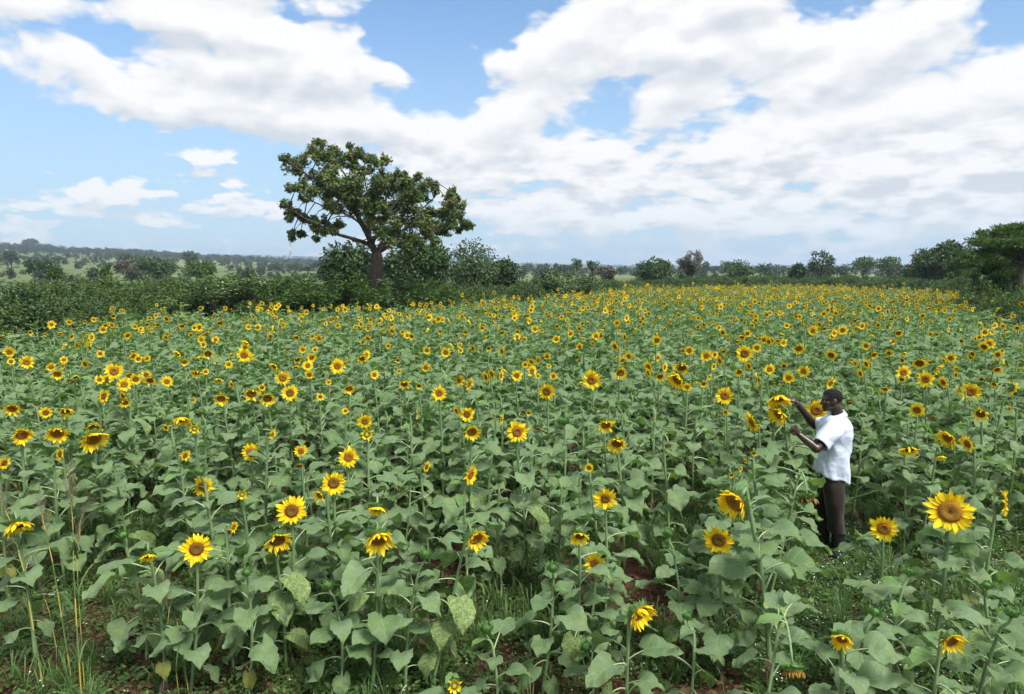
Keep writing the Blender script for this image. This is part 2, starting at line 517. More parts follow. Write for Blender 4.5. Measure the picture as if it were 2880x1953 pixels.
# ------------------------------------------------------------------ terrain
def sstep(a, b, x):
    s = np.clip((np.asarray(x, float) - a) / (b - a), 0, 1)
    return s * s * (3 - 2 * s)
HILL_AZ = np.radians([-180, -60, -45, -37, -30, -25, -20, -14, -9, 0, 40, 180])
HILL_NEAR = np.array([.023, .028, .028, .0250, .0195, .0160, .0125, .0080, .0020, .0, .0, .0])
FAR_AZ = np.radians([-180, -50, -20, -10, -4, 0, 4, 10, 20, 60, 180])
HILL_FAR = np.array([.012, .012, .0150, .0120, .0105, .0085, .0065, .0045, .0040, .004, .006])
def terrain(x, y):
    x = np.asarray(x, float); y = np.asarray(y, float)
    r = np.hypot(x, y); a = np.arctan2(x, y)
    h1 = np.interp(a, HILL_AZ, HILL_NEAR); h2 = np.interp(a, FAR_AZ, HILL_FAR)
    z = h1 * 1250 * sstep(150, 1250, r) * (1 - 0.5 * sstep(1400, 2600, r)) + h2 * 3000 * sstep(1400, 3000, r) * (1 - 0.6 * sstep(3200, 4200, r))
    und = np.sin(x * 0.011 + 1.3) * np.cos(y * 0.013 + 0.4) + 0.6 * np.sin(x * 0.027 - y * 0.021)
    z = z + und * 1.6 * sstep(120, 400, r)
    return z
def tz(x, y): return float(terrain(x, y))

def ground_material():
    m, t, out = material('ground')
    g = t.new('ShaderNodeNewGeometry')
    pos = g.outputs['Position']
    s = t.new('ShaderNodeSeparateXYZ'); t.link(pos, s.inputs[0])
    rr = t.vmath('LENGTH', t.xyz(s.outputs[0], s.outputs[1], 0.0))
    n1 = t.noise(pos, 1.1, 6, 0.65).outputs['Fac']
    n2 = t.noise(pos, 14, 6, 0.7).outputs['Fac']
    soil = t.ramp(n2, [(0.25, (0.030, 0.015, 0.010)), (0.5, (0.072, 0.034, 0.021)), (0.75, (0.120, 0.064, 0.042))])
    moss = t.mix(t.smooth(n1, 0.50, 0.66, 0.0, 0.55), soil, (0.035, 0.060, 0.018))
    n3 = t.noise(pos, 0.016, 7, 0.62).outputs['Fac']
    n4 = t.noise(pos, 0.12, 6, 0.7).outputs['Fac']
    n5 = t.noise(pos, 0.0045, 4, 0.5).outputs['Fac']
    grass = t.ramp(t.math('MULTIPLY_ADD', n4, 0.45, t.math('MULTIPLY', n3, 0.6)), [(0.35, (0.050, 0.080, 0.028)), (0.52, (0.105, 0.145, 0.050)), (0.70, (0.165, 0.200, 0.072))])
    grass = t.mix(t.smooth(n5, 0.50, 0.62, 0.0, 0.55), grass, (0.200, 0.230, 0.080))
    col = t.mix(t.smooth(rr, 70, 100), moss, grass)
    hh = t.math('ADD', n2, n1)
    principled(t, out, col, 0.95, 0.1, hh, 0.9, 0.05)
ground_material()

def make_ground():
    rs = np.concatenate([np.linspace(0.5, 20, 40), np.geomspace(21, 4400, 110)])
    na = 240
    an = np.linspace(-PI, PI, na, endpoint=False)
    R, A = np.meshgrid(rs, an, indexing='ij')
    X, Y = R * np.sin(A), R * np.cos(A)
    Z = terrain(X, Y)
    nz = np.array([mnoise.noise(Vector((x * 2.2, y * 2.2, 0))) if r < 21 else 0.0 for x, y, r in zip(X.ravel(), Y.ravel(), R.ravel())]).reshape(X.shape)
    Z = Z + nz * 0.035
    V = np.stack([X, Y, Z], -1).reshape(-1, 3)
    F = []
    for i in range(len(rs) - 1):
        for j in range(na):
            k = (j + 1) % na
            F.append((i * na + j, (i + 1) * na + j, (i + 1) * na + k, i * na + k))
    F.append(tuple(range(na)))
    g = Geo(['ground']); g.add(V, F)
    o = link_obj('ground', g.mesh('ground'))
    tag(o, kind='structure')
make_ground()

# ------------------------------------------------------------------ sunflower pieces
GEO = {}
PROF_V = np.array([0, .08, .18, .30, .43, .57, .71, .86, 1.0])
PROF_W = np.array([.52, .82, .98, 1.0, .90, .72, .47, .21, .0])
def leaf_geo(seed, L=0.22, Wd=0.20, pet=0.11, a_pet=45, a0=5, a1=-55, fold=0.22, wave=0.012, mat='leaf_green', R=9, C=3, curl=0.0):
    r = random.Random(seed)
    g = Geo([mat, 'petiole'])
    # petiole arching out of the stem
    pts = []
    p = np.zeros(3); ang = math.radians(a_pet); nseg = 4
    pts.append(p.copy())
    for i in range(nseg):
        p = p + np.array([math.cos(ang), 0, math.sin(ang)]) * pet / nseg
        pts.append(p.copy())
        ang += (math.radians(a0) - ang) * 0.45
    tube(g, pts, [0.0068, 0.006, 0.0054, 0.0048, 0.0042], 4, 1, r.random(), cap=False)
    vs = np.linspace(0, 1, R)
    w = np.interp(vs, PROF_V, PROF_W) * Wd / 2
    us = np.linspace(-1, 1, 2 * C + 1)
    V, UV = [], []
    q = p.copy(); twist = r.uniform(-0.25, 0.25); ph = r.uniform(0, 6.28); bend_y = r.uniform(-.03, .03)
    for i, v in enumerate(vs):
        a = math.radians(a0 + (a1 - a0) * v ** 0.8)
        tgt = np.array([math.cos(a), 0, math.sin(a)]); nor = np.array([-math.sin(a), 0, math.cos(a)])
        if i: q = q + tgt * L / (R - 1)
        for u in us:
            au = abs(u)
            back = 0.17 * L * au ** 1.4 * max(0, 1 - v * 3.4)
            ser = 1 + (0.05 * (1 if i % 2 else -1) if au > 0.99 and 0 < i < R - 1 else 0)
            lat = u * w[i] * ser
            up = fold * au * w[i] - curl * (au * w[i]) ** 2 / 0.05 + wave * math.sin(ph + 7.5 * v + 2.2 * u) * au + .35 * wave * math.sin(ph * 2 + 19 * v - 4 * u)
            up += twist * lat * v
            pt = q - tgt * back + np.array([0, 1, 0]) * (lat + bend_y * v) + nor * up
            V.append(pt); UV.append((u * .5 + .5, v))
    nc = len(us)
    F = []
    for i in range(R - 1):
        for j in range(nc - 1):
            if i == R - 2:
                if j == 0:
                    pass
            F.append((i * nc + j, (i + 1) * nc + j, (i + 1) * nc + j + 1, i * nc + j + 1))
    g.add(V, F, UV, 0, r.random())
    return g
LEAF_BIG, LEAF_SMALL = [], []
LEAF_LOW = []
for k in range(9):
    r = random.Random(100 + k)
    nm = 'leaf_big_%d' % k
    if k < 6: a0, a1 = r.uniform(8, 34), r.uniform(-58, -12)         # held level, tip bending down
    else: a0, a1 = r.uniform(-25, 5), r.uniform(-92, -65)            # hanging
    GEO[nm] = leaf_geo(10 + k, r.uniform(.20, .24), r.uniform(.165, .215), r.uniform(.13, .18), r.uniform(38, 62), a0, a1, r.uniform(.05, .38), r.uniform(.016, .036), curl=r.uniform(0, .2), R=10)
    (LEAF_BIG if k < 7 else LEAF_LOW).append(nm)
    if k >= 5: LEAF_LOW.append(nm)
for k in range(4):
    r = random.Random(200 + k)
    nm = 'leaf_small_%d' % k
    GEO[nm] = leaf_geo(30 + k, 0.19, 0.125, r.uniform(.05, .08), r.uniform(45, 65), r.uniform(5, 40), r.uniform(-40, 5), r.uniform(.15, .4), .008, mat='leaf_young' if k % 2 else 'leaf_green')
    LEAF_SMALL.append(nm)
for k in range(3):
    GEO['leaf_mottled_%d' % k] = leaf_geo(50 + k, 0.24, 0.20, .12, 50, [10, -15, -35][k], [-70, -85, -95][k], .2, .016, mat='leaf_mottled', curl=.08)
for k in range(2):
    GEO['leaf_yellow_%d' % k] = leaf_geo(60 + k, 0.20, 0.16, .10, 20, -40, -95, .3, .018, mat='leaf_yellow', curl=.2)
for k in range(3):
    GEO['leaf_dry_%d' % k] = leaf_geo(70 + k, 0.18, 0.085, .08, -10, -70, -100, .7, .03, mat='leaf_dry', curl=.5)

def petal_geo(seed, L=0.075, Wd=0.024, lift=0.1, curl=0.0, mat='petal'):
    r = random.Random(seed)
    g = Geo([mat])
    vs = [0, .28, .58, .82, 1.0]; ws = [.42, .92, .95, .50, .02]
    V, UV = [], []
    q = np.zeros(3); a = lift
    sy = r.uniform(-.12, .12)
    for i, v in enumerate(vs):
        if i:
            q = q + np.array([math.cos(a), 0, math.sin(a)]) * L * (v - vs[i - 1])
            a += curl * (v - vs[i - 1])
        nor = np.array([-math.sin(a), 0, math.cos(a)])
        for u in (-1, 0, 1):
            V.append(q + np.array([0, u * ws[i] * Wd / 2 + sy * L * v * v, 0]) + nor * (0.004 * abs(u) - 0.001))
            UV.append((u * .5 + .5, v))
    F = []
    for i in range(4):
        for j in range(2):
            F.append((i * 3 + j, (i + 1) * 3 + j, (i + 1) * 3 + j + 1, i * 3 + j + 1))
    g.add(V, F, UV, 0, r.random())
    return g
# flat petals for open heads, curling ones for nodding heads
PET_OPEN, PET_NOD = [], []
for k in range(5):
    r = random.Random(300 + k)
    GEO['petal_open_%d' % k] = petal_geo(300 + k, .080 + r.uniform(-.010, .010), .030, r.uniform(.05, .35), r.uniform(-.7, .5)); PET_OPEN.append('petal_open_%d' % k)
    GEO['petal_nod_%d' % k] = petal_geo(320 + k, .078 + r.uniform(-.012, .008), .027, r.uniform(.5, .95), r.uniform(.1, .8)); PET_NOD.append('petal_nod_%d' % k)
for k in range(2):
    GEO['petal_wilt_%d' % k] = petal_geo(340 + k, .045, .010, .9, 1.0, 'wilted_petal')

def disc_geo(rad=0.056, dome=0.016, segs=22):
    g = Geo(['disc'])
    rr = [0, .16, .34, .52, .7, .86, 1.0, 1.03]; hh = [.45, .5, .75, .95, 1.0, .82, .35, -.5]
    V = [(0, 0, hh[0] * dome)]; UV = [(0, 0)]
    for q, h in zip(rr[1:], hh[1:]):
        for j in range(segs):
            a = 2 * PI * j / segs
            V.append((q * rad * math.cos(a), q * rad * math.sin(a), h * dome)); UV.append((min(q, 1), j / segs))
    F = [(0, 1 + j, 1 + (j + 1) % segs) for j in range(segs)]
    for i in range(len(rr) - 2):
        for j in range(segs):
            k = (j + 1) % segs
            F.append((1 + i * segs + j, 1 + (i + 1) * segs + j, 1 + (i + 1) * segs + k, 1 + i * segs + k))
    g.add(V, F, UV, 0, 0.5)
    return g
GEO['disc'] = disc_geo()
GEO['disc_small'] = disc_geo(0.044, 0.014)
GEO['disc_big'] = disc_geo(0.068, 0.020, 26)

def head_back_geo(rad, seed, nb=24, long=0.045, flare=0.6):
    """green receptacle with two rings of pointed bracts; the flower looks along +Z"""
    r = random.Random(seed)
    g = Geo(['bract', 'stem'])
    segs = 18
    rr = [.22, .55, .9, 1.03]; zz = [-.034, -.028, -.014, -.003]
    V, UV = [], []
    for q, z in zip(rr, zz):
        for j in range(segs):
            a = 2 * PI * j / segs
            V.append((q * rad * math.cos(a), q * rad * math.sin(a), z)); UV.append((0, 0))
    F = [tuple(reversed(range(segs)))]
    for i in range(3):
        for j in range(segs):
            k = (j + 1) % segs
            F.append((i * segs + j, i * segs + k, (i + 1) * segs + k, (i + 1) * segs + j))
    g.add(V, F, UV, 0, .4)
    for ring in range(2):
        for j in range(nb):
            a = 2 * PI * (j + .5 * ring + r.uniform(-.25, .25)) / nb
            e = np.array([math.cos(a), math.sin(a), 0]); s = np.array([-math.sin(a), math.cos(a), 0]); z = np.array([0, 0, 1.0])
            L = long * r.uniform(.7, 1.2); b = e * rad * (.95 - .25 * ring) + z * (-.010 - .012 * ring)
            lf = flare + r.uniform(-.5, .4)
            mid = b + e * L * .5 * math.cos(lf * .5) - z * L * .3 * math.sin(lf); tip = mid + e * L * .5 * math.cos(lf) - z * L * .5 * math.sin(lf)
            w = .011
            g.add([b - s * w * .8, b + s * w * .8, mid + s * w * .7, mid - s * w * .7, tip], [(0, 1, 2, 3), (3, 2, 4)], None, 0, r.random())
    return g
GEO['head_back'] = head_back_geo(.058, 1)
GEO['head_back_small'] = head_back_geo(.046, 2)
GEO['head_back_big'] = head_back_geo(.069, 3, 26, .05)

def bud_geo(seed, rad=.026, opening=0.0):
    r = random.Random(seed)
    g = Geo(['bract', 'petal'])
    segs = 10
    V, F = [], []
    rr = [.35, .85, 1.0, .8, .35]; zz = [-.9, -.5, 0, .55, .8]
    for q, z in zip(rr, zz):
        for j in range(segs):
            a = 2 * PI * j / segs
            V.append((q * rad * math.cos(a), q * rad * math.sin(a), z * rad))
    for i in range(4):
        for j in range(segs):
            k = (j + 1) % segs
            F.append((i * segs + j, i * segs + k, (i + 1) * segs + k, (i + 1) * segs + j))
    F.append(tuple(range(4 * segs, 5 * segs)))
    g.add(V, F, None, [0] * (len(F) - 1) + [1 if opening else 0], .3)
    for ring in range(3):
        for j in range(13):
            a = 2 * PI * (j + .5 * (ring % 2) + r.uniform(-.3, .3)) / 13
            e = np.array([math.cos(a), math.sin(a), 0]); s = np.array([-math.sin(a), math.cos(a), 0]); z = np.array([0, 0, 1.0])
            b = e * rad * 1.0 + z * rad * (-.5 + .35 * ring)
            L = rad * r.uniform(1.1, 1.9) * (1 - .15 * ring)
            outw = r.uniform(.1, .8) - .35 * ring
            mid = b + (e * .35 * (outw + .4) + z * .4) * L; tip = mid + (e * outw * .6 + z * .5) * L
            w = rad * .3
            g.add([b - s * w, b + s * w, mid + s * w * .7, mid - s * w * .7, tip], [(0, 1, 2, 3), (3, 2, 4)], None, 0, r.random())
    if opening:
        for j in range(14):
            a = 2 * PI * j / 14 + r.uniform(-.15, .15)
            M = Matrix.Rotation(a, 4, 'Z') @ Matrix.Translation((rad * .75, 0, rad * .55)) @ Matrix.Rotation(-r.uniform(.5, 1.2), 4, 'Y') @ Matrix.Scale(.42, 4)
            g.append(GEO['petal_open_%d' % (j % 5)], M)
    return g
GEO['bud_0'] = bud_geo(1); GEO['bud_1'] = bud_geo(2, .022); GEO['bud_open'] = bud_geo(3, .026, 1.0)

MESH = {}
def mesh_of(key):
    if key not in MESH: MESH[key] = GEO[key].mesh(key)
    return MESH[key]

def petal_mats(kind, rad, seed, n):
    """[(geo key, matrix)] of a ring of ray petals round a disc of radius rad"""
    r = random.Random(seed)
    out = []
    pool = PET_NOD if kind == 'nod' else (['petal_wilt_0', 'petal_wilt_1'] if kind == 'wilt' else PET_OPEN)
    for j in range(n):
        lay = j % 2
        a = 2 * PI * (j + r.uniform(-.35, .35)) / n
        if kind == 'wilt' and r.random() < .25: continue
        if kind == 'nod' and r.random() < .08: continue
        M = (Matrix.Rotation(a, 4, 'Z') @ Matrix.Translation((rad * .93, 0, .002 - .005 * lay)) @ Matrix.Rotation(-r.gauss(.0, .14) + .10 * lay, 4, 'Y')
             @ Matrix.Rotation(r.gauss(0, .26), 4, 'X') @ Matrix.Rotation(r.gauss(0, .10), 4, 'Z') @ Matrix.Scale(r.uniform(.74, 1.16), 4))
        out.append((r.choice(pool), M))
    return out
def ring_geo(kind, rad, seed, n):
    g = Geo(['petal'])
    for i, (k, M) in enumerate(petal_mats(kind, rad, seed, n)):
        g.append(GEO[k], M, (i * .37) % 1)
    return g
for k in range(4):
    GEO['ring_open_%d' % k] = ring_geo('open', .056, 400 + k, 34)
for k in range(3):
    GEO['ring_nod_%d' % k] = ring_geo('nod', .056, 410 + k, 28)
GEO['ring_wilt'] = ring_geo('wilt', .056, 420, 18)

def frame_z(n, spin=0.0):
    n = Vector(n).normalized()
    up = Vector((0, 0, 1)) if abs(n.z) < .95 else Vector((0, 1, 0))
    x = up.cross(n).normalized(); y = n.cross(x)
    return (Matrix((x, y, n)).transposed() @ Matrix.Rotation(spin, 3, 'Z')).to_4x4()

def stem_path(base, C, n, down, hook=1.0):
    """shaft from the ground, hooking over into the back of the flower head"""
    base = Vector(base); C = Vector(C); n = Vector(n).normalized()
    nh = Vector((n.x, n.y, 0))
    if nh.length > 1e-4: nh.normalize()
    S = C - nh * (.05 + .10 * down) * hook + Vector((0, 0, -.13 + .12 * down + .07 * (hook - 1)))
    shaft = []
    side = Vector((-nh.y, nh.x, 0)) * .02
    for i in range(7):
        s = i / 6
        shaft.append(base.lerp(S, s) + side * math.sin(s * PI) + nh * (-.03 * math.sin(s * PI)))
    up = (shaft[-1] - shaft[-2]).normalized()
    end = C - n * .03
    arc_ = hermite(S, up * (.20 + .22 * down) * hook, end, n * (.16 + .12 * down) * hook, 8)
    return [p for p in shaft] + arc_[1:], 7

def plan_plant(base, C, n, D, kind='open', nleaf=12, seed=0, thick=1.0, petals=False, sick=0.0, disc='', leafs=1.0, bare=.22, spin=None, hook=1.0):
    """list of (part, geo, matrix, owner) in plant-local coordinates (origin at base)"""
    r = random.Random(seed)
    base = Vector(base); Cl = Vector(C) - base; n = Vector(n).normalized()
    down = max(0.0, -n.z)
    path, ns = stem_path((0, 0, 0), Cl, n, down, hook)
    H = Cl.z
    rad0 = (.0085 + .0055 * min(1.5, H) / 1.4) * thick
    N = len(path)
    radii = [rad0 * (1 - .45 * i / (N - 1)) for i in range(N)]
    g = Geo(['stem'])
    tube(g, path, radii, 7, 0, r.random())
    items = [('stem', g, Matrix(), None)]
    # leaves by phyllotaxis along the shaft
    arc = [0.0]
    for i in range(1, N): arc.append(arc[-1] + (path[i] - path[i - 1]).length)
    tot = arc[-1]
    ang = r.uniform(0, 6.28)
    for k in range(nleaf):
        s = bare + (.90 - bare) * (k + r.uniform(-.25, .25)) / max(1, nleaf - 1)
        s = min(max(s, .08), .93)
        d = s * tot
        i = max(j for j in range(N - 1) if arc[j] <= d + 1e-9)
        p = path[i].lerp(path[i + 1], (d - arc[i]) / max(1e-6, arc[i + 1] - arc[i]))
        ang += math.radians(137.5) + r.uniform(-.3, .3)
        if s > .70 and kind != 'bud' and math.cos(ang - math.atan2(n.y, n.x)) > .2: ang += PI * r.uniform(.75, 1.25)
        if s > .80:
            key = r.choice(LEAF_SMALL); scl = r.uniform(.55, .95) * (1.15 - .5 * (s - .8) / .2)
        else:
            key = r.choice(LEAF_BIG if s > .42 else LEAF_LOW); scl = r.uniform(.70, 1.16) * (1.0 if s > .3 else .85)
            if r.random() < sick: key = 'leaf_mottled_%d' % r.randrange(3)
            elif s < .30 and r.random() < .12: key = 'leaf_yellow_%d' % r.randrange(2)
            elif s < .22 and r.random() < .3: key = 'leaf_dry_%d' % r.randrange(3)
        scl *= leafs * (.72 + .2 * min(1.5, H))
        M = Matrix.Translation(p) @ Matrix.Rotation(ang, 4, 'Z') @ Matrix.Rotation(r.gauss(0, .18), 4, 'X') @ Matrix.Rotation(r.gauss(0.05, .16), 4, 'Y') @ Matrix.Scale(scl, 4)
        items.append(('leaf', key, M, None))
    for k in range(r.randrange(0, 3)):
        s = r.uniform(.05, bare); p = path[0].lerp(path[6], s)
        items.append(('leaf', 'leaf_dry_%d' % r.randrange(3), Matrix.Translation(p) @ Matrix.Rotation(r.uniform(0, 6.28), 4, 'Z') @ Matrix.Scale(r.uniform(.6, 1.0), 4), None))
    sp = r.uniform(0, 6.28) if spin is None else spin
    HM = Matrix.Translation(Cl) @ frame_z(n, sp)
    if kind in ('bud', 'budopen'):
        items.append(('flower_bud', 'bud_open' if kind == 'budopen' else 'bud_%d' % r.randrange(2), HM @ Matrix.Scale(D / .06, 4), None))
    else:
        sfx = {'': '', 's': '_small', 'b': '_big'}[disc]
        rad = {'': .056, 's': .044, 'b': .068}[disc]
        full = 2 * (rad + (.075 if kind != 'wilt' else .04))
        HS = HM @ Matrix.Scale(D / full, 4)
        items.append(('flower_head', 'head_back' + sfx, HS, None))
        items.append(('disc', 'disc' + sfx, Matrix(), 'flower_head'))
        if petals:
            for key, M in petal_mats(kind, rad, seed * 7 + 3, 34 + (seed % 5) + (6 if disc == 'b' else 0)):
                items.append(('petal', key, M, 'flower_head'))
        else:
            key = 'ring_wilt' if kind == 'wilt' else ('ring_nod_%d' % (seed % 3) if kind == 'nod' else 'ring_open_%d' % (seed % 4))
            items.append(('petal_ring', key, Matrix.Scale(rad / .056, 4), 'flower_head'))
    return items

def plant_objects(items, loc, label, group):
    root = link_obj('sunflower', None)
    root.location = loc
    root.empty_display_size = .1
    tag(root, label, 'sunflower', group)
    owner = {}
    for part, gk, M, own in items:
        me = mesh_of(gk) if isinstance(gk, str) else gk.mesh('stem')
        o = link_obj(part, me, owner.get(own, root), M)
        if part == 'petal_ring': o['kind'] = 'stuff'
        if part == 'flower_head': owner[part] = o
    return root
def plant_geo(items):
    g = Geo(['leaf_green'])
    HM = None
    for i, (part, gk, M, own) in enumerate(items):
        gg = GEO[gk] if isinstance(gk, str) else gk
        if part == 'flower_head': HM = M
        g.append(gg, (HM @ M) if own else M, None if part in ('petal_ring', 'disc', 'flower_head', 'flower_bud') else (i * .618) % 1)
    return g

def face_dir(C, yaw, pitch):
    """direction a head looks: yaw 0 = towards the path where the camera stands, positive = to the right; pitch = degrees below level"""
    c = Vector((-C[0], -C[1], 0)).normalized()
    c = Matrix.Rotation(math.radians(yaw), 3, 'Z') @ c
    p = math.radians(pitch)
    return Vector((c.x * math.cos(p), c.y * math.cos(p), -math.sin(p)))

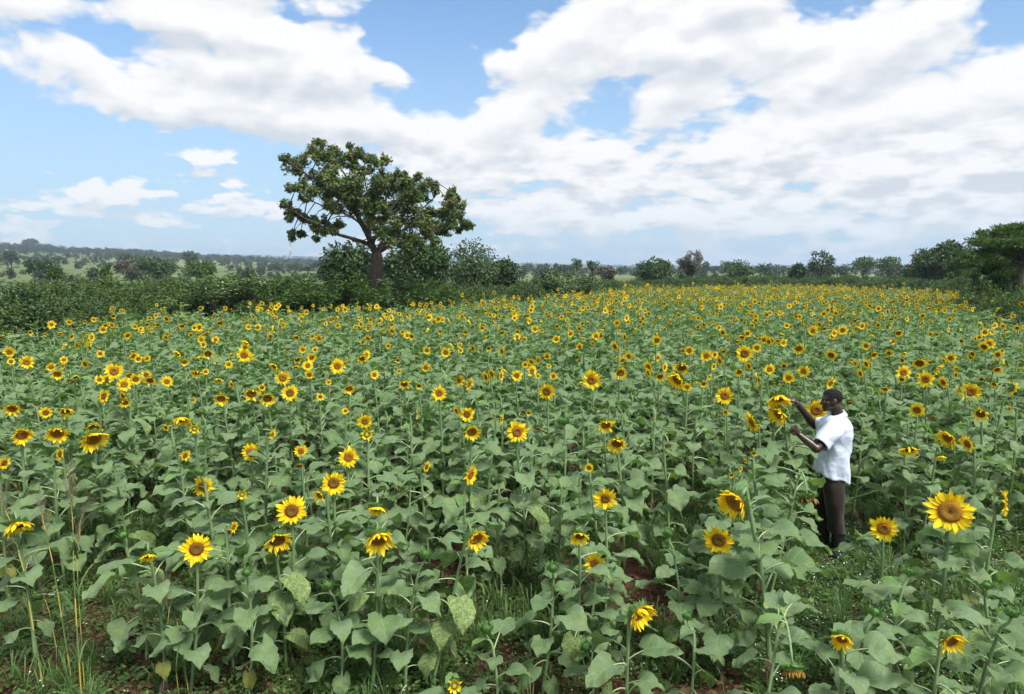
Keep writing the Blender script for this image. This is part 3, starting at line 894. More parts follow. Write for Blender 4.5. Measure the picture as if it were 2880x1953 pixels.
# ------------------------------------------------------------------ sunflowers placed one by one
# (x, y, diameter on the 2324-wide view, pose, head height in metres or None, label or None)
FL = [
 (2156, 1162, 100, 'U', 1.32, 'largest sunflower, broad golden disc facing up, at the right of the clearing'),
 (2280, 1142, 66, 'SR', 1.38, 'sunflower seen from its side turned right, near the right edge'),
 (2006, 1200, 62, 'F', 1.12, 'open sunflower on thin stem between the boots and the largest flower'),
 (1668, 1140, 80, 'DL', 1.42, 'heavy sunflower nodding left on the thick hooked stem before the man'),
 (1631, 1226, 72, 'F', 1.10, 'open sunflower facing the camera below the heavy hooked one'),
 (1374, 1132, 56, 'F', 1.22, 'small round sunflower with orange rim and green centre, mid right'),
 (1350, 1280, 55, 'F', .88, 'short sunflower with ragged thin petals, directly below the round one'),
 (1452, 1392, 78, 'DR', 1.0, 'bright yellow sunflower hanging right in the lower foreground'),
 (1316, 1217, 45, 'D', 1.15, 'hanging sunflower half hidden by a leaf, left of the ragged one'),
 (1080, 1222, 58, 'DR', 1.2, 'drooping sunflower on a bent stem with speckled leaves'),
 (860, 1224, 78, 'D', 1.2, 'hanging sunflower with skirt of petals at the lower middle'),
 (662, 1160, 70, 'F', 1.25, 'sunflower with curled upper petals, lower left of middle'),
 (757, 1097, 58, 'F', 1.28, 'spiky star shaped sunflower just right of the curled one'),
 (630, 1226, 66, 'D', 1.1, 'nodding sunflower with dark disc above pale mottled leaves'),
 (446, 1246, 72, 'F', 1.12, 'large foreground sunflower standing left, one petal folded over its disc'),
 (462, 1104, 50, 'F', 1.28, 'sunflower crossed by the stem of a tall green bud'),
 (1910, 1450, 54, 'D', .98, 'lone small sunflower bowing low beneath the clearing'),
 (2158, 1455, 62, 'DR', 1.02, 'sunflower half hidden by leaves in the lower right corner'),
 (40, 1192, 62, 'DD', 1.2, 'sunflower hanging face down at the left edge beside tall grass'),
 (336, 1262, 42, 'DD', 1.1, 'small sunflower hanging face down left of the large foreground one'),
 (856, 1155, 46, 'DD', 1.25, 'face down sunflower under leaves above the one with a skirt'),
 (1800, 1522, 70, 'W', .80, 'bowed seed head with green back and shrivelled orange petals, bottom right'),
 (1104, 1428, 26, 'B', .62, 'short young plant with a tight green bud, bottom middle'),
 (1030, 1555, 26, 'BO', .42, 'tiny plant with a bud showing first yellow, bottom edge'),
 (1516, 1212, 26, 'B', 1.05, 'green budded plant left of the sunflower below the hooked stem'),
 (726, 1124, 38, 'DL', 1.28, 'sunflower hanging behind the spiky star shaped one'),
 (454, 1072, 22, 'B', 1.42, 'tall dark green bud standing in front of a sunflower'),
 (550, 1122, 18, 'BO', 1.22, 'half open bud on a thin stem right of the crossed sunflower'),
 (530, 1196, 34, 'R', 1.15, 'small half hidden sunflower above the large foreground one'),
 (1832, 1132, 58, 'W', 1.02, 'withered seed head hanging in front of the dark trousers'),
 (2296, 1392, 26, 'B', 1.05, 'big leafed budded plant cut by the lower right edge'),
 (2064, 1300, 26, 'B', 1.0, 'leafy budded plant below the largest sunflower'),
 (1985, 1390, 24, 'B', .85, 'leafy budded plant between the lone bowing flower and the clearing'),
 (1560, 1400, 24, 'B', .75, 'leafy budded plant right of the flower hanging in the lower foreground'),
 (1330, 1470, 24, 'B', .55, 'low leafy budded plant left of the flower hanging in the lower foreground'),
 (1255, 1290, 24, 'B', 1.0, 'leafy budded plant left of the ragged short flower'),
 (965, 1260, 24, 'B', 1.05, 'leafy budded plant between the skirted and the drooping flower'),
 (560, 1300, 24, 'B', .95, 'leafy budded plant between the large and the dark nodding left flowers'),
 (745, 1330, 24, 'B', .85, 'leafy budded plant below the curled left flower'),
 (280, 1215, 24, 'B', 1.1, 'leafy budded plant right of the tall grass stalks'),
 (2240, 1330, 24, 'B', 1.05, 'leafy budded plant under the side turned flower at the right'),
 (570, 1027, 48, 'F', 1.32, None), (683, 1024, 38, 'F', 1.3, None), (791, 1038, 50, 'F', 1.3, None), (1068, 1077, 52, 'R', 1.3, None),
 (1174, 980, 56, 'F', 1.55, 'largest open sunflower in the middle of the field'),
 (1071, 980, 42, 'D', None, None), (1060, 941, 36, 'F', None, None), (829, 956, 38, 'F', None, None),
 (212, 996, 62, 'D', 1.32, 'big bowed sunflower with a fringe of petals over its disc, far left'),
 (213, 972, 40, 'D', 1.4, None), (130, 983, 50, 'D', None, None), (50, 987, 46, 'D', None, None), (104, 937, 33, 'F', None, None), (135, 1031, 38, 'R', None, None),
 (10, 1051, 36, 'R', 1.3, None), (420, 1034, 34, 'R', 1.3, None), (618, 986, 28, 'R', None, None), (412, 952, 46, 'DD', None, None), (377, 971, 22, 'L', None, None), (442, 974, 18, 'BO', None, None),
 (968, 1060, 32, 'R', 1.2, None), (1400, 1006, 46, 'D', None, None), (1375, 964, 42, 'D', None, None),
 (1343, 863, 48, 'F', None, None), (1241, 889, 42, 'F', None, None), (1221, 854, 16, 'F', None, None), (1173, 853, 28, 'F', None, None), (1256, 854, 23, 'F', None, None),
 (1192, 828, 20, 'F', None, None), (1246, 831, 14, 'F', None, None), (1065, 872, 34, 'R', None, None), (997, 892, 38, 'F', None, None), (1103, 856, 30, 'L', None, None), (1116, 849, 28, 'L', None, None),
 (1408, 846, 34, 'D', None, None), (1472, 847, 27, 'L', None, None), (1537, 861, 50, 'DL', None, None), (1547, 834, 38, 'D', None, None), (1560, 879, 26, 'F', None, None), (1498, 854, 26, 'D', None, None),
 (1645, 898, 44, 'F', 1.45, 'open sunflower standing left of the one being touched'),
 (1707, 959, 52, 'L', 1.45, 'sunflower turned left, lowest of the three beside the raised hands'),
 (1768, 940, 52, 'DL', 1.53, 'sunflower hanging between the two raised hands'),
 (1766, 904, 56, 'DD', 1.70, 'tall sunflower whose petal is pinched by raised fingers'),
 (1853, 931, 50, 'F', 1.42, 'sunflower with broad golden disc behind the face in profile'),
 (1690, 803, 42, 'F', None, None), (1603, 808, 30, 'F', None, None), (1634, 819, 24, 'L', None, None), (1620, 832, 20, 'R', None, None), (1610, 856, 18, 'R', None, None), (1597, 871, 22, 'D', None, None),
 (1718, 862, 38, 'SL', None, None), (1677, 844, 24, 'D', None, None), (1700, 831, 24, 'L', None, None), (1790, 858, 28, 'F', None, None), (1885, 870, 32, 'R', 1.5, None), (1647, 936, 18, 'F', None, None),
 (1711, 1028, 18, 'D', None, None), (1692, 1046, 17, 'L', None, None), (1681, 1065, 17, 'R', None, None), (1660, 1078, 18, 'D', None, None), (1337, 1062, 27, 'F', None, None), (1517, 1014, 26, 'W', None, None), (1200, 937, 18, 'D', None, None), (1277, 957, 22, 'B', None, None),
 (1824, 843, 30, 'F', None, None), (1813, 791, 28, 'D', None, None), (1845, 751, 24, 'F', None, None), (1745, 776, 22, 'L', None, None), (1718, 790, 24, 'F', None, None), (1565, 796, 24, 'F', None, None),
 (1941, 825, 20, 'L', None, None), (1966, 826, 25, 'L', None, None), (1953, 848, 27, 'L', None, None), (2048, 818, 17, 'D', None, None), (2087, 824, 34, 'D', None, None), (2101, 861, 38, 'F', None, None), (2084, 854, 16, 'L', None, None),
 (2141, 868, 30, 'L', None, None), (2170, 851, 22, 'L', None, None), (2203, 889, 46, 'F', 1.45, None), (2175, 886, 27, 'SL', None, None), (2158, 813, 26, 'F', None, None), (2142, 819, 19, 'L', None, None),
 (2081, 931, 35, 'F', None, None), (2226, 939, 37, 'D', None, None), (2295, 881, 35, 'K', 1.5, None), (2256, 872, 20, 'D', None, None), (2063, 1020, 43, 'DD', 1.2, None), (2152, 994, 50, 'DL', 1.25, None),
 (2136, 1037, 29, 'DD', 1.15, None), (2196, 1008, 44, 'L', 1.22, None), (2009, 883, 22, 'D', None, None), (2047, 861, 20, 'D', None, None), (2291, 928, 18, 'L', None, None), (2320, 827, 27, 'K', None, None),
 (642, 858, 37, 'F', None, None), (658, 892, 41, 'F', None, None), (607, 904, 37, 'D', None, None), (595, 880, 22, 'F', None, None), (702, 851, 26, 'F', None, None), (766, 831, 38, 'F', None, None), (785, 817, 17, 'R', None, None),
 (822, 813, 26, 'D', None, None), (903, 818, 16, 'D', None, None), (672, 832, 22, 'DD', None, None), (746, 868, 17, 'F', None, None), (792, 882, 27, 'D', None, None), (727, 901, 22, 'F', None, None), (784, 933, 20, 'F', None, None),
 (850, 851, 26, 'F', None, None), (906, 843, 16, 'F', None, None), (918, 871, 29, 'D', None, None), (951, 876, 20, 'D', None, None), (945, 941, 29, 'SR', None, None), (1036, 933, 27, 'L', None, None), (1138, 952, 30, 'SR', None, None), (833, 987, 22, 'BO', None, None),
 (571, 893, 39, 'D', None, None), (502, 904, 35, 'D', None, None), (526, 873, 21, 'L', None, None), (446, 846, 27, 'DD', None, None), (467, 844, 18, 'F', None, None), (519, 827, 24, 'F', None, None), (554, 806, 36, 'F', None, None), (439, 908, 19, 'R', None, None), (419, 822, 23, 'D', None, None), (472, 803, 28, 'D', None, None),
 (226, 862, 25, 'F', None, None), (259, 843, 43, 'F', 1.5, None), (296, 853, 25, 'D', None, None), (308, 861, 29, 'F', None, None), (332, 851, 27, 'F', None, None), (341, 863, 29, 'D', None, None), (282, 873, 33, 'F', None, None), (279, 899, 29, 'L', None, None), (284, 914, 28, 'D', None, None), (235, 899, 35, 'R', None, None),
 (28, 927, 37, 'D', None, None), (150, 933, 37, 'DD', None, None), (130, 849, 28, 'D', None, None), (170, 855, 23, 'DD', None, None), (61, 822, 33, 'F', None, None), (25, 821, 21, 'F', None, None), (145, 817, 21, 'F', None, None), (142, 831, 19, 'R', None, None), (228, 803, 22, 'F', None, None), (314, 815, 23, 'F', None, None),
]
def default_h(yd):
    return 1.36 if yd > 1000 else (1.48 if yd > 900 else 1.54)
POSE = {'F': (0, 3, 'open'), 'U': (-8, -14, 'open'), 'L': (-50, 14, 'open'), 'SL': (-82, 10, 'open'), 'R': (50, 10, 'open'), 'SR': (82, 4, 'open'),
        'D': (0, 26, 'nod'), 'DL': (-36, 22, 'nod'), 'DR': (36, 18, 'nod'), 'DD': (8, 50, 'nod'), 'K': (140, 25, 'open'), 'W': (20, 70, 'wilt'), 'B': (0, -75, 'bud'), 'BO': (10, -15, 'budopen')}
DESC = {'F': 'open sunflower facing the camera', 'L': 'sunflower turned to the left', 'SL': 'sunflower seen edge-on turned left', 'R': 'sunflower turned to the right', 'SR': 'sunflower seen edge-on turned right',
        'D': 'nodding sunflower', 'DL': 'nodding sunflower turned left', 'DR': 'nodding sunflower turned right', 'DD': 'sunflower hanging face down', 'K': 'sunflower showing its green back', 'W': 'withered seed head', 'B': 'green unopened bud', 'BO': 'half open bud', 'U': 'sunflower facing up'}
ORD = ['first', 'second', 'third', 'fourth', 'fifth', 'sixth', 'seventh', 'eighth', 'ninth', 'tenth', 'eleventh', 'twelfth', 'thirteenth', 'fourteenth', 'fifteenth', 'sixteenth', 'seventeenth', 'eighteenth', 'nineteenth', 'twentieth', 'twenty-first', 'twenty-second', 'twenty-third', 'twenty-fourth', 'twenty-fifth', 'twenty-sixth', 'twenty-seventh', 'twenty-eighth', 'twenty-ninth', 'thirtieth', 'thirty-first', 'thirty-second']
def band(yd):
    return ("level with the man's belt" if yd > 1010 else "level with the man's chest" if yd > 915 else "level with the man's head" if yd > 868
            else "just above the man's head" if yd > 835 else "well above the man's head")
auto = {}
for i, (x, y, d, pz, H, lab) in enumerate(FL):
    if lab is None: auto.setdefault((band(y), DESC[pz]), []).append((x, i))
AUTO_LABEL = {}
for (bd, ds), lst in auto.items():
    lst.sort()
    for k, (x, i) in enumerate(lst):
        AUTO_LABEL[i] = (ds + ' ' + bd) if len(lst) == 1 else '%s %s, %s from the left' % (ds, bd, ORD[k])

HEADS = []                         # (screen x, screen y, radius, forward distance) of the flowers that stand in view
placed = []                        # (x, y) of every plant base already standing
SICK = {9: .75, 13: .85, 10: .1, 6: .15}
for i, (x, y, d, pz, H, lab) in enumerate(FL):
    r = random.Random(1000 + i)
    C = at_height(x, y, H or (default_h(y) + r.uniform(-.03, .03)))
    D = d * K / FPX * view_depth(C)
    yaw, pitch, kind = POSE[pz]
    if kind == 'nod': D *= 1.18
    yaw += r.uniform(-14, 14); pitch += r.uniform(-6, 6)
    n = face_dir(C, yaw, pitch)
    if kind == 'bud': n = Vector((r.uniform(-.2, .2), r.uniform(-.3, .1), 1)).normalized()
    down = max(0.0, -n.z)
    nh = Vector((n.x, n.y, 0)); nh = nh.normalized() if nh.length > 1e-4 else nh
    lean = .05 + .05 * C.z
    base = C - nh * (.06 + .10 * down) + Vector((r.uniform(-lean, lean), r.uniform(-lean * .6, lean * .6), 0))
    if i == 3: base = C + Vector((.30, -.02, 0))
    if i == 21: base = C + Vector((-.20, .04, 0))
    if i == 29: base = C + Vector((-.30, .02, 0))
    if i == 9: base = C + Vector((-.34, .05, 0))
    base.z = tz(base.x, base.y)
    disc = 'b' if i in (0, 3) or y == 931 and x == 1853 else ('s' if d < 24 or i in (6, 5) else ('' if D > .17 else 's'))
    hh = C.z
    nl = int(8 + 7 * min(1.6, hh)) if kind not in ('bud', 'budopen') or hh > .8 else 8
    lf = 1.22 if i in (3, 29) else (1.0 if d > 30 else .95)
    items = plan_plant(base, C, n, max(D, .05), kind, nl, 500 + i, 1.45 if i == 3 else 1.0, d >= 44 and kind in ('open', 'nod', 'wilt'), SICK.get(i, .03), disc, lf, .2, None, {3: 1.8, 9: 1.8, 21: 1.9, 29: 1.7, 10: 1.5}.get(i, 1.0))
    plant_objects(items, base, lab or AUTO_LABEL[i], 'sunflowers in the field')
    placed.append((base.x, base.y))
    HEADS.append((x, y, d * .5, C.y))

# ------------------------------------------------------------------ the rest of the crop
EDGE = [(-140, 768), (0, 742), (170, 716), (350, 693), (500, 688), (650, 686), (850, 683), (1000, 676), (1150, 667), (1300, 656), (1450, 646), (1600, 642), (1800, 641), (2000, 645), (2130, 650), (2225, 666), (2300, 692), (2420, 725)]
EDGE_W = [at_height(x, y + 6, 1.5) for x, y in EDGE]
EX = np.array([p.x for p in EDGE_W]); EY = np.array([p.y for p in EDGE_W])
EA = np.arctan2(EX, EY); ER = np.hypot(EX, EY)
def in_field(x, y, margin=0.0):
    a = math.atan2(x, y)
    return EA[0] <= a <= EA[-1] and math.hypot(x, y) < np.interp(a, EA, ER) - margin
MAN = at_depth_src(2350, 1560, 6.9); MAN.z = 0
def clear_of(x, y):
    """open ground: the clearing round the man and the weedy strip in front of him, the grass at the near left"""
    if (x - MAN.x) ** 2 + (y - MAN.y) ** 2 < .42 ** 2: return False
    if 2.75 < x - .10 * (y - 6) < 3.75 and 5.0 < y < 8.6: return False
    if y < 5.9 and x < -1.9 + .2 * (y - 5): return False
    if y < 5.2: return False
    return True
field = []
yy = 5.2
row = 0
while yy < 78:
    half = .80 * yy + 2.5
    sp = .52 if yy < 9 else .46
    xx = -half + rng.uniform(0, sp)
    while xx < half:
        x = xx + rng.uniform(-.17, .17); y = yy + rng.uniform(-.2, .2)
        xx += sp
        if not in_field(x, y) or not clear_of(x, y): continue
        if y < 7.4 and rng.uniform() < .66: continue
        field.append((x, y))
    yy += .52
    row += 1
P0 = np.array(placed)
keep = []
for (x, y) in field:
    dmin = np.min(np.hypot(P0[:, 0] - x, P0[:, 1] - y))
    if dmin > .27: keep.append((x, y))
field = sorted(keep, key=lambda p: p[1])
N_SINGLE = 300 - len(FL)
HN = np.array(HEADS)
def room_under(x, y, h, sprd=.24, minr=0.0):
    """height limit: plants scaled down where they would hide placed heads from the camera"""
    zc = y * math.cos(PITCH) + CAM_H * math.sin(PITCH)
    xd = (1440 + FPX * x / zc) / K
    w = sprd * FPX / zc / K
    sel = (HN[:, 3] > y + .12) & (np.abs(HN[:, 0] - xd) < w + HN[:, 2] * .6) & (HN[:, 2] >= minr)
    for (hx, hy, hr, _) in HN[sel]:
        d = ray_src(hx * K, (hy + hr * .75) * K)
        h = min(h, CAM_H + d.z * (y / d.y))
    return h

# leafy plants between the placed ones: a few kinds, copied with all their parts
def leafy_items(seed, kind):
    r = random.Random(seed)
    H = r.uniform(1.12, 1.42)
    C = Vector((r.uniform(-.05, .05), r.uniform(-.05, .05), H))
    if kind == 'bud': n = Vector((r.uniform(-.2, .2), r.uniform(-.2, .2), 1)); D = .055
    else: n = Vector((r.uniform(-.5, .5), -1, -1.6)); D = .13
    return plan_plant((0, 0, 0), C, n.normalized(), D, kind, 15, seed, 1.0, False, .04, 's', 1.04, .18)
KINDS = [(leafy_items(900 + k, 'bud' if k < 6 else 'wilt'), 'bud' if k < 6 else 'wilt') for k in range(8)]
for it, _ in KINDS:
    for j, (part, gk, M, own) in enumerate(it):
        if part == 'stem':
            nm = 'stem_shared_%d' % len(GEO); GEO[nm] = gk; it[j] = (part, nm, M, own)
NICK = {0: 'largest sunflower', 1: 'sunflower turned right near the right edge', 2: 'open sunflower beside the boots', 3: 'heavy sunflower on the hooked stem', 4: 'sunflower below the heavy hooked one', 5: 'small round orange rimmed sunflower',
        6: 'ragged short sunflower', 7: 'sunflower hanging in the lower foreground', 9: 'drooping sunflower with speckled leaves', 10: 'hanging sunflower with a petal skirt', 11: 'sunflower with curled upper petals', 12: 'spiky star shaped sunflower',
        13: 'nodding sunflower above mottled leaves', 14: 'large foreground sunflower at the left', 15: 'sunflower crossed by a bud stem', 16: 'lone small bowing sunflower', 18: 'face down sunflower at the left edge', 33: 'side turned sunflower at the middle'}
for i_, f_ in enumerate(FL):
    if f_[5] and f_[5].startswith('largest open'): NICK[i_] = 'largest open sunflower of the middle field'
    if f_[5] and f_[5].startswith('big bowed'): NICK[i_] = 'big bowed sunflower at the far left'
    if f_[5] and f_[5].startswith('open sunflower standing left'): NICK[i_] = 'open sunflower left of the touched one'
    if f_[5] and f_[5].startswith('sunflower turned left, lowest'): NICK[i_] = 'left turned sunflower beside the raised hands'
    if f_[5] and f_[5].startswith('sunflower with broad golden'): NICK[i_] = 'sunflower behind the face'
NICK.pop(33, None)
used_labels = set()
def beside(x, y):
    best = min(NICK, key=lambda q: (placed[q][0] - x) ** 2 + (placed[q][1] - y) ** 2)
    dx_, dy_ = x - placed[best][0], y - placed[best][1]
    if math.hypot(dx_, dy_) > 1.1: return None
    side = ('right of' if dx_ > 0 else 'left of') if abs(dx_) > abs(dy_) else ('behind' if dy_ > 0 else 'in front of')
    lb = side + ' the ' + NICK[best]
    if lb in used_labels: return None
    used_labels.add(lb)
    return lb
for k, (x, y) in enumerate(field[:N_SINGLE]):
    it, kd = KINDS[(k * 5 + k // 7) % 8]
    s = rng.uniform(.82, 1.12) * (.9 if y < 7.5 else 1.0)
    s = min(s, room_under(x, y, 2.0) / 1.32)
    if s < .42: continue
    bs = beside(x, y)
    o = plant_objects(it, (x, y, tz(x, y)), ('leafy budded plant just ' if kd == 'bud' else 'leafy plant with shrivelled head just ') + bs if bs else 'leafy sunflower plant topped by a green bud, crowded among the flowering plants' if kd == 'bud' else 'leafy sunflower plant with a shrivelled drooping head, crowded among the flowering plants',
                      'leafy budded plants between the flowers' if kd == 'bud' else 'leafy plants with withered heads')
    o.rotation_euler = (rng.normal(0, .04), rng.normal(0, .04), rng.uniform(-.6, .6) if kd != 'bud' else rng.uniform(0, 6.28))
    o.scale = (s, s, s)

# ------------------------------------------------------------------ scattering (stuff): one object that instances small kinds on its points
def scatter_object(name, kinds, pts, rots, scales, idx, label, cat='plants'):
    pc = bpy.data.collections.new(name + '_kinds')
    for k, g in enumerate(kinds):
        me = g.mesh('%s_kind_%02d' % (name, k))
        pc.objects.link(bpy.data.objects.new('%s_kind_%02d' % (name, k), me))
    me = bpy.data.meshes.new(name)
    me.from_pydata([tuple(p) for p in pts], [], [])
    a = me.attributes.new('turn', 'FLOAT_VECTOR', 'POINT'); a.data.foreach_set('vector', np.asarray(rots, np.float32).ravel())
    a = me.attributes.new('size', 'FLOAT_VECTOR', 'POINT'); a.data.foreach_set('vector', np.asarray(scales, np.float32).ravel())
    a = me.attributes.new('which', 'INT', 'POINT'); a.data.foreach_set('value', np.asarray(idx, np.int32))
    o = link_obj(name, me)
    ng = bpy.data.node_groups.new(name + '_nodes', 'GeometryNodeTree')
    ng.interface.new_socket('Geometry', in_out='INPUT', socket_type='NodeSocketGeometry')
    ng.interface.new_socket('Geometry', in_out='OUTPUT', socket_type='NodeSocketGeometry')
    gi = ng.nodes.new('NodeGroupInput'); go = ng.nodes.new('NodeGroupOutput')
    ci = ng.nodes.new('GeometryNodeCollectionInfo')
    ci.inputs['Collection'].default_value = pc
    ci.inputs['Separate Children'].default_value = True
    ci.inputs['Reset Children'].default_value = True
    ip = ng.nodes.new('GeometryNodeInstanceOnPoints')
    ip.inputs['Pick Instance'].default_value = True
    def attr(nm, typ):
        nd = ng.nodes.new('GeometryNodeInputNamedAttribute'); nd.data_type = typ
        nd.inputs['Name'].default_value = nm
        return [s for s in nd.outputs if s.enabled and s.name == 'Attribute'][0]
    L = ng.links.new
    e2r = ng.nodes.new('FunctionNodeEulerToRotation')
    L(gi.outputs[0], ip.inputs['Points']); L(ci.outputs[0], ip.inputs['Instance'])
    L(attr('which', 'INT'), ip.inputs['Instance Index'])
    L(attr('turn', 'FLOAT_VECTOR'), e2r.inputs[0]); L(e2r.outputs[0], ip.inputs['Rotation'])
    L(attr('size', 'FLOAT_VECTOR'), ip.inputs['Scale'])
    L(ip.outputs[0], go.inputs[0])
    md = o.modifiers.new('scatter', 'NODES'); md.node_group = ng
    tag(o, label, cat, None, 'stuff')
    return o

far_kinds = []
for k in range(16):
    r = random.Random(2000 + k)
    H = r.uniform(1.25, 1.6)
    if k < 11:
        kind = 'nod' if k in (1, 3, 6, 9) else 'open'
        pitch = {'nod': r.uniform(22, 58), 'open': r.uniform(-6, 26)}[kind]
        p = math.radians(pitch)
        n = Vector((0, -math.cos(p), -math.sin(p)))
        D = r.choice([.14, .17, .19, .21, .23, .26])
        it = plan_plant((0, 0, 0), (0, -.05, H), n, D, kind, 14, 2100 + k, 1.0, False, .03, '' if k % 4 == 0 else 's', 1.1, .3)
    else:
        it = plan_plant((0, 0, 0), (0, 0, H - .12), (0, -.2, 1), .055, 'bud', 14, 2100 + k, 1.0, False, .03, 's', 1.1, .3)
    far_kinds.append(plant_geo(it))
rest = field[N_SINGLE:]
pts, rots, scs, idx = [], [], [], []
for (x, y) in rest:
    r_ = math.hypot(x, y)
    pf = .24 if y < 11 else (.30 if y < 16 else .33 + .16 * min(1, (y - 16) / 30))
    pf *= min(1.5, max(.25, 1.0 + 1.5 * mnoise.noise(Vector((x * .32, y * .32, 5.0))) + .5 * mnoise.noise(Vector((x * 1.1, y * 1.1, 8.0)))))
    flower = rng.uniform() < pf
    a = math.atan2(x, y)
    near_edge = r_ > np.interp(a, EA, ER) - 1.5
    pts.append((x, y, tz(x, y)))
    k = rng.integers(0, 11) if flower else rng.integers(11, 16)
    yaw = -a + rng.normal(-.1, .72) + (math.radians(rng.uniform(60, 160)) * rng.choice([-1, 1]) if rng.uniform() < .06 else 0)
    rots.append((rng.normal(0, .05), rng.normal(0, .05), yaw if flower else rng.uniform(0, 6.28)))
    s = rng.uniform(.86, 1.12) * (1.0 + (.12 if near_edge and rng.uniform() < .35 else 0))
    if y < 15:
        hr = room_under(x, y, 2.0, .2, 10) / 1.45
        s = min(s, max(.55, hr))
        if hr < 1.0 and k < 11: k = rng.integers(11, 16)
    scs.append((s, s, s)); idx.append(k)
scatter_object('sunflower_crop', far_kinds, pts, rots, scs, idx, 'sea of distant sunflowers filling the field to its far edge', 'sunflowers')
print('field plants', len(field), 'scattered', len(rest), 'placed', len(FL))

# ------------------------------------------------------------------ weeds, grass and tiny white flowers on the soil
def herb_geo(seed, n=34, rad=.11, h=.13, leaf=.030, flowers=0):
    r = random.Random(seed)
    g = Geo(['weed', 'white_flower'])
    for i in range(n):
        a = r.uniform(0, 6.28); q = rad * math.sqrt(r.random()); z = h * r.random() * (1 - .5 * (q / rad) ** 2) + .005
        c = np.array([q * math.cos(a), q * math.sin(a), z])
        d = nrm(np.array([math.cos(a) + r.gauss(0, .7), math.sin(a) + r.gauss(0, .7), r.uniform(-.1, .7)]))
        s = nrm(np.cross(d, [0, 0, 1])); L = leaf * r.uniform(.6, 1.5); w = L * r.uniform(.22, .36)
        g.add([c, c + d * L * .5 + s * w, c + d * L, c + d * L * .5 - s * w], [(0, 1, 2, 3)], None, 0, min(1, max(0, r.gauss(.5, .25))))
    for i in range(flowers):
        a = r.uniform(0, 6.28); q = rad * r.random(); c = np.array([q * math.cos(a), q * math.sin(a), h * r.uniform(.85, 1.15)])
        s = r.uniform(.0035, .0065)
        g.add([c + np.array([s * math.cos(t), s * math.sin(t), r.uniform(-.002, .002)]) for t in np.arange(6) * PI / 3], [tuple(range(6))], None, 1, r.random())
    return g
def tuft_geo(seed, n=22, h=.22, spread=.5):
    r = random.Random(seed)
    g = Geo(['grass_blade'])
    for i in range(n):
        a = r.uniform(0, 6.28); L = h * r.uniform(.5, 1.2); sp = spread * r.uniform(.4, 1.4)
        d = np.array([math.cos(a), math.sin(a), 0]); s = np.array([-math.sin(a), math.cos(a), 0]); b = d * r.uniform(0, .03)
        w = .0026
        p1 = b + d * L * .18 * sp + np.array([0, 0, L * .5]); p2 = p1 + d * L * .30 * sp + np.array([0, 0, L * .30]); p3 = p2 + d * L * .38 * sp + np.array([0, 0, L * r.uniform(-.12, .12)])
        g.add([b - s * w, b + s * w, p1 + s * w, p1 - s * w, p2 + s * w * .8, p2 - s * w * .8, p3], [(0, 1, 2, 3), (3, 2, 4, 5), (5, 4, 6)], None, 0, min(1, max(0, r.gauss(.5, .25))))
    return g
def litter_geo(seed, n=7):
    r = random.Random(seed); g = Geo(['litter'])
    for i in range(n):
        a = r.uniform(0, 6.28); c = np.array([r.gauss(0, .10), r.gauss(0, .10), .012]); L = r.uniform(.03, .10); w = L * r.uniform(.25, .5)
        d = np.array([math.cos(a), math.sin(a), r.uniform(-.1, .25)]); s_ = np.array([-math.sin(a), math.cos(a), r.uniform(-.3, .3)])
        g.add([c, c + d * L * .5 + s_ * w + [0, 0, .012], c + d * L, c + d * L * .5 - s_ * w + [0, 0, .012]], [(0, 1, 2, 3)], None, 0, r.random())
    for i in range(4):
        a = r.uniform(0, 6.28); c = np.array([r.gauss(0, .08), r.gauss(0, .08), .008]); L = r.uniform(.06, .2)
        tube(g, [c, c + np.array([math.cos(a) * L, math.sin(a) * L, r.uniform(0, .02)])], [.003, .002], 4, 0, r.random(), False)
    return g
def clod_geo(seed, n=9):
    r = random.Random(seed); g = Geo(['clod'])
    for i in range(n):
        c = np.array([r.gauss(0, .11), r.gauss(0, .11), 0]); q = r.uniform(.008, .030)
        V = [c + np.array([math.cos(k * PI / 3) * q * r.uniform(.7, 1.2), math.sin(k * PI / 3) * q * r.uniform(.7, 1.2), 0]) for k in range(6)]
        V += [c + np.array([math.cos(k * PI / 3 + .4) * q * .7, math.sin(k * PI / 3 + .4) * q * .7, q * r.uniform(.5, .9)]) for k in range(6)]
        g.add(V, [(k, (k + 1) % 6, 6 + (k + 1) % 6, 6 + k) for k in range(6)] + [tuple(range(6, 12))], None, 0, r.random())
    return g
weed_kinds = [herb_geo(1), herb_geo(2, 44, .13, .10, .024), herb_geo(3, 30, .09, .18, .036), herb_geo(4, 44, .12, .14, .026, 1), herb_geo(5, 50, .14, .12, .022, 2), tuft_geo(6), tuft_geo(7, 26, .15, .9), tuft_geo(8, 16, .32, .6), litter_geo(1), litter_geo(2), clod_geo(3), clod_geo(4)]
pts, rots, scs, idx = [], [], [], []
def weed_density(x, y):
    n = .5 + .5 * mnoise.noise(Vector((x * .9, y * .9, 3.3)))
    n = n * .75 + .25 * (.5 + .5 * mnoise.noise(Vector((x * 3.1, y * 3.1, 9.0))))
    d = np.clip((n - .36) / .28, .03, 1)
    if x > 1.7 + .1 * (y - 5): d = max(d, .92)                 # green weedy strip of the clearing
    if x < -1.7 and y < 6.5: d = max(d * .9, .42)
    return d
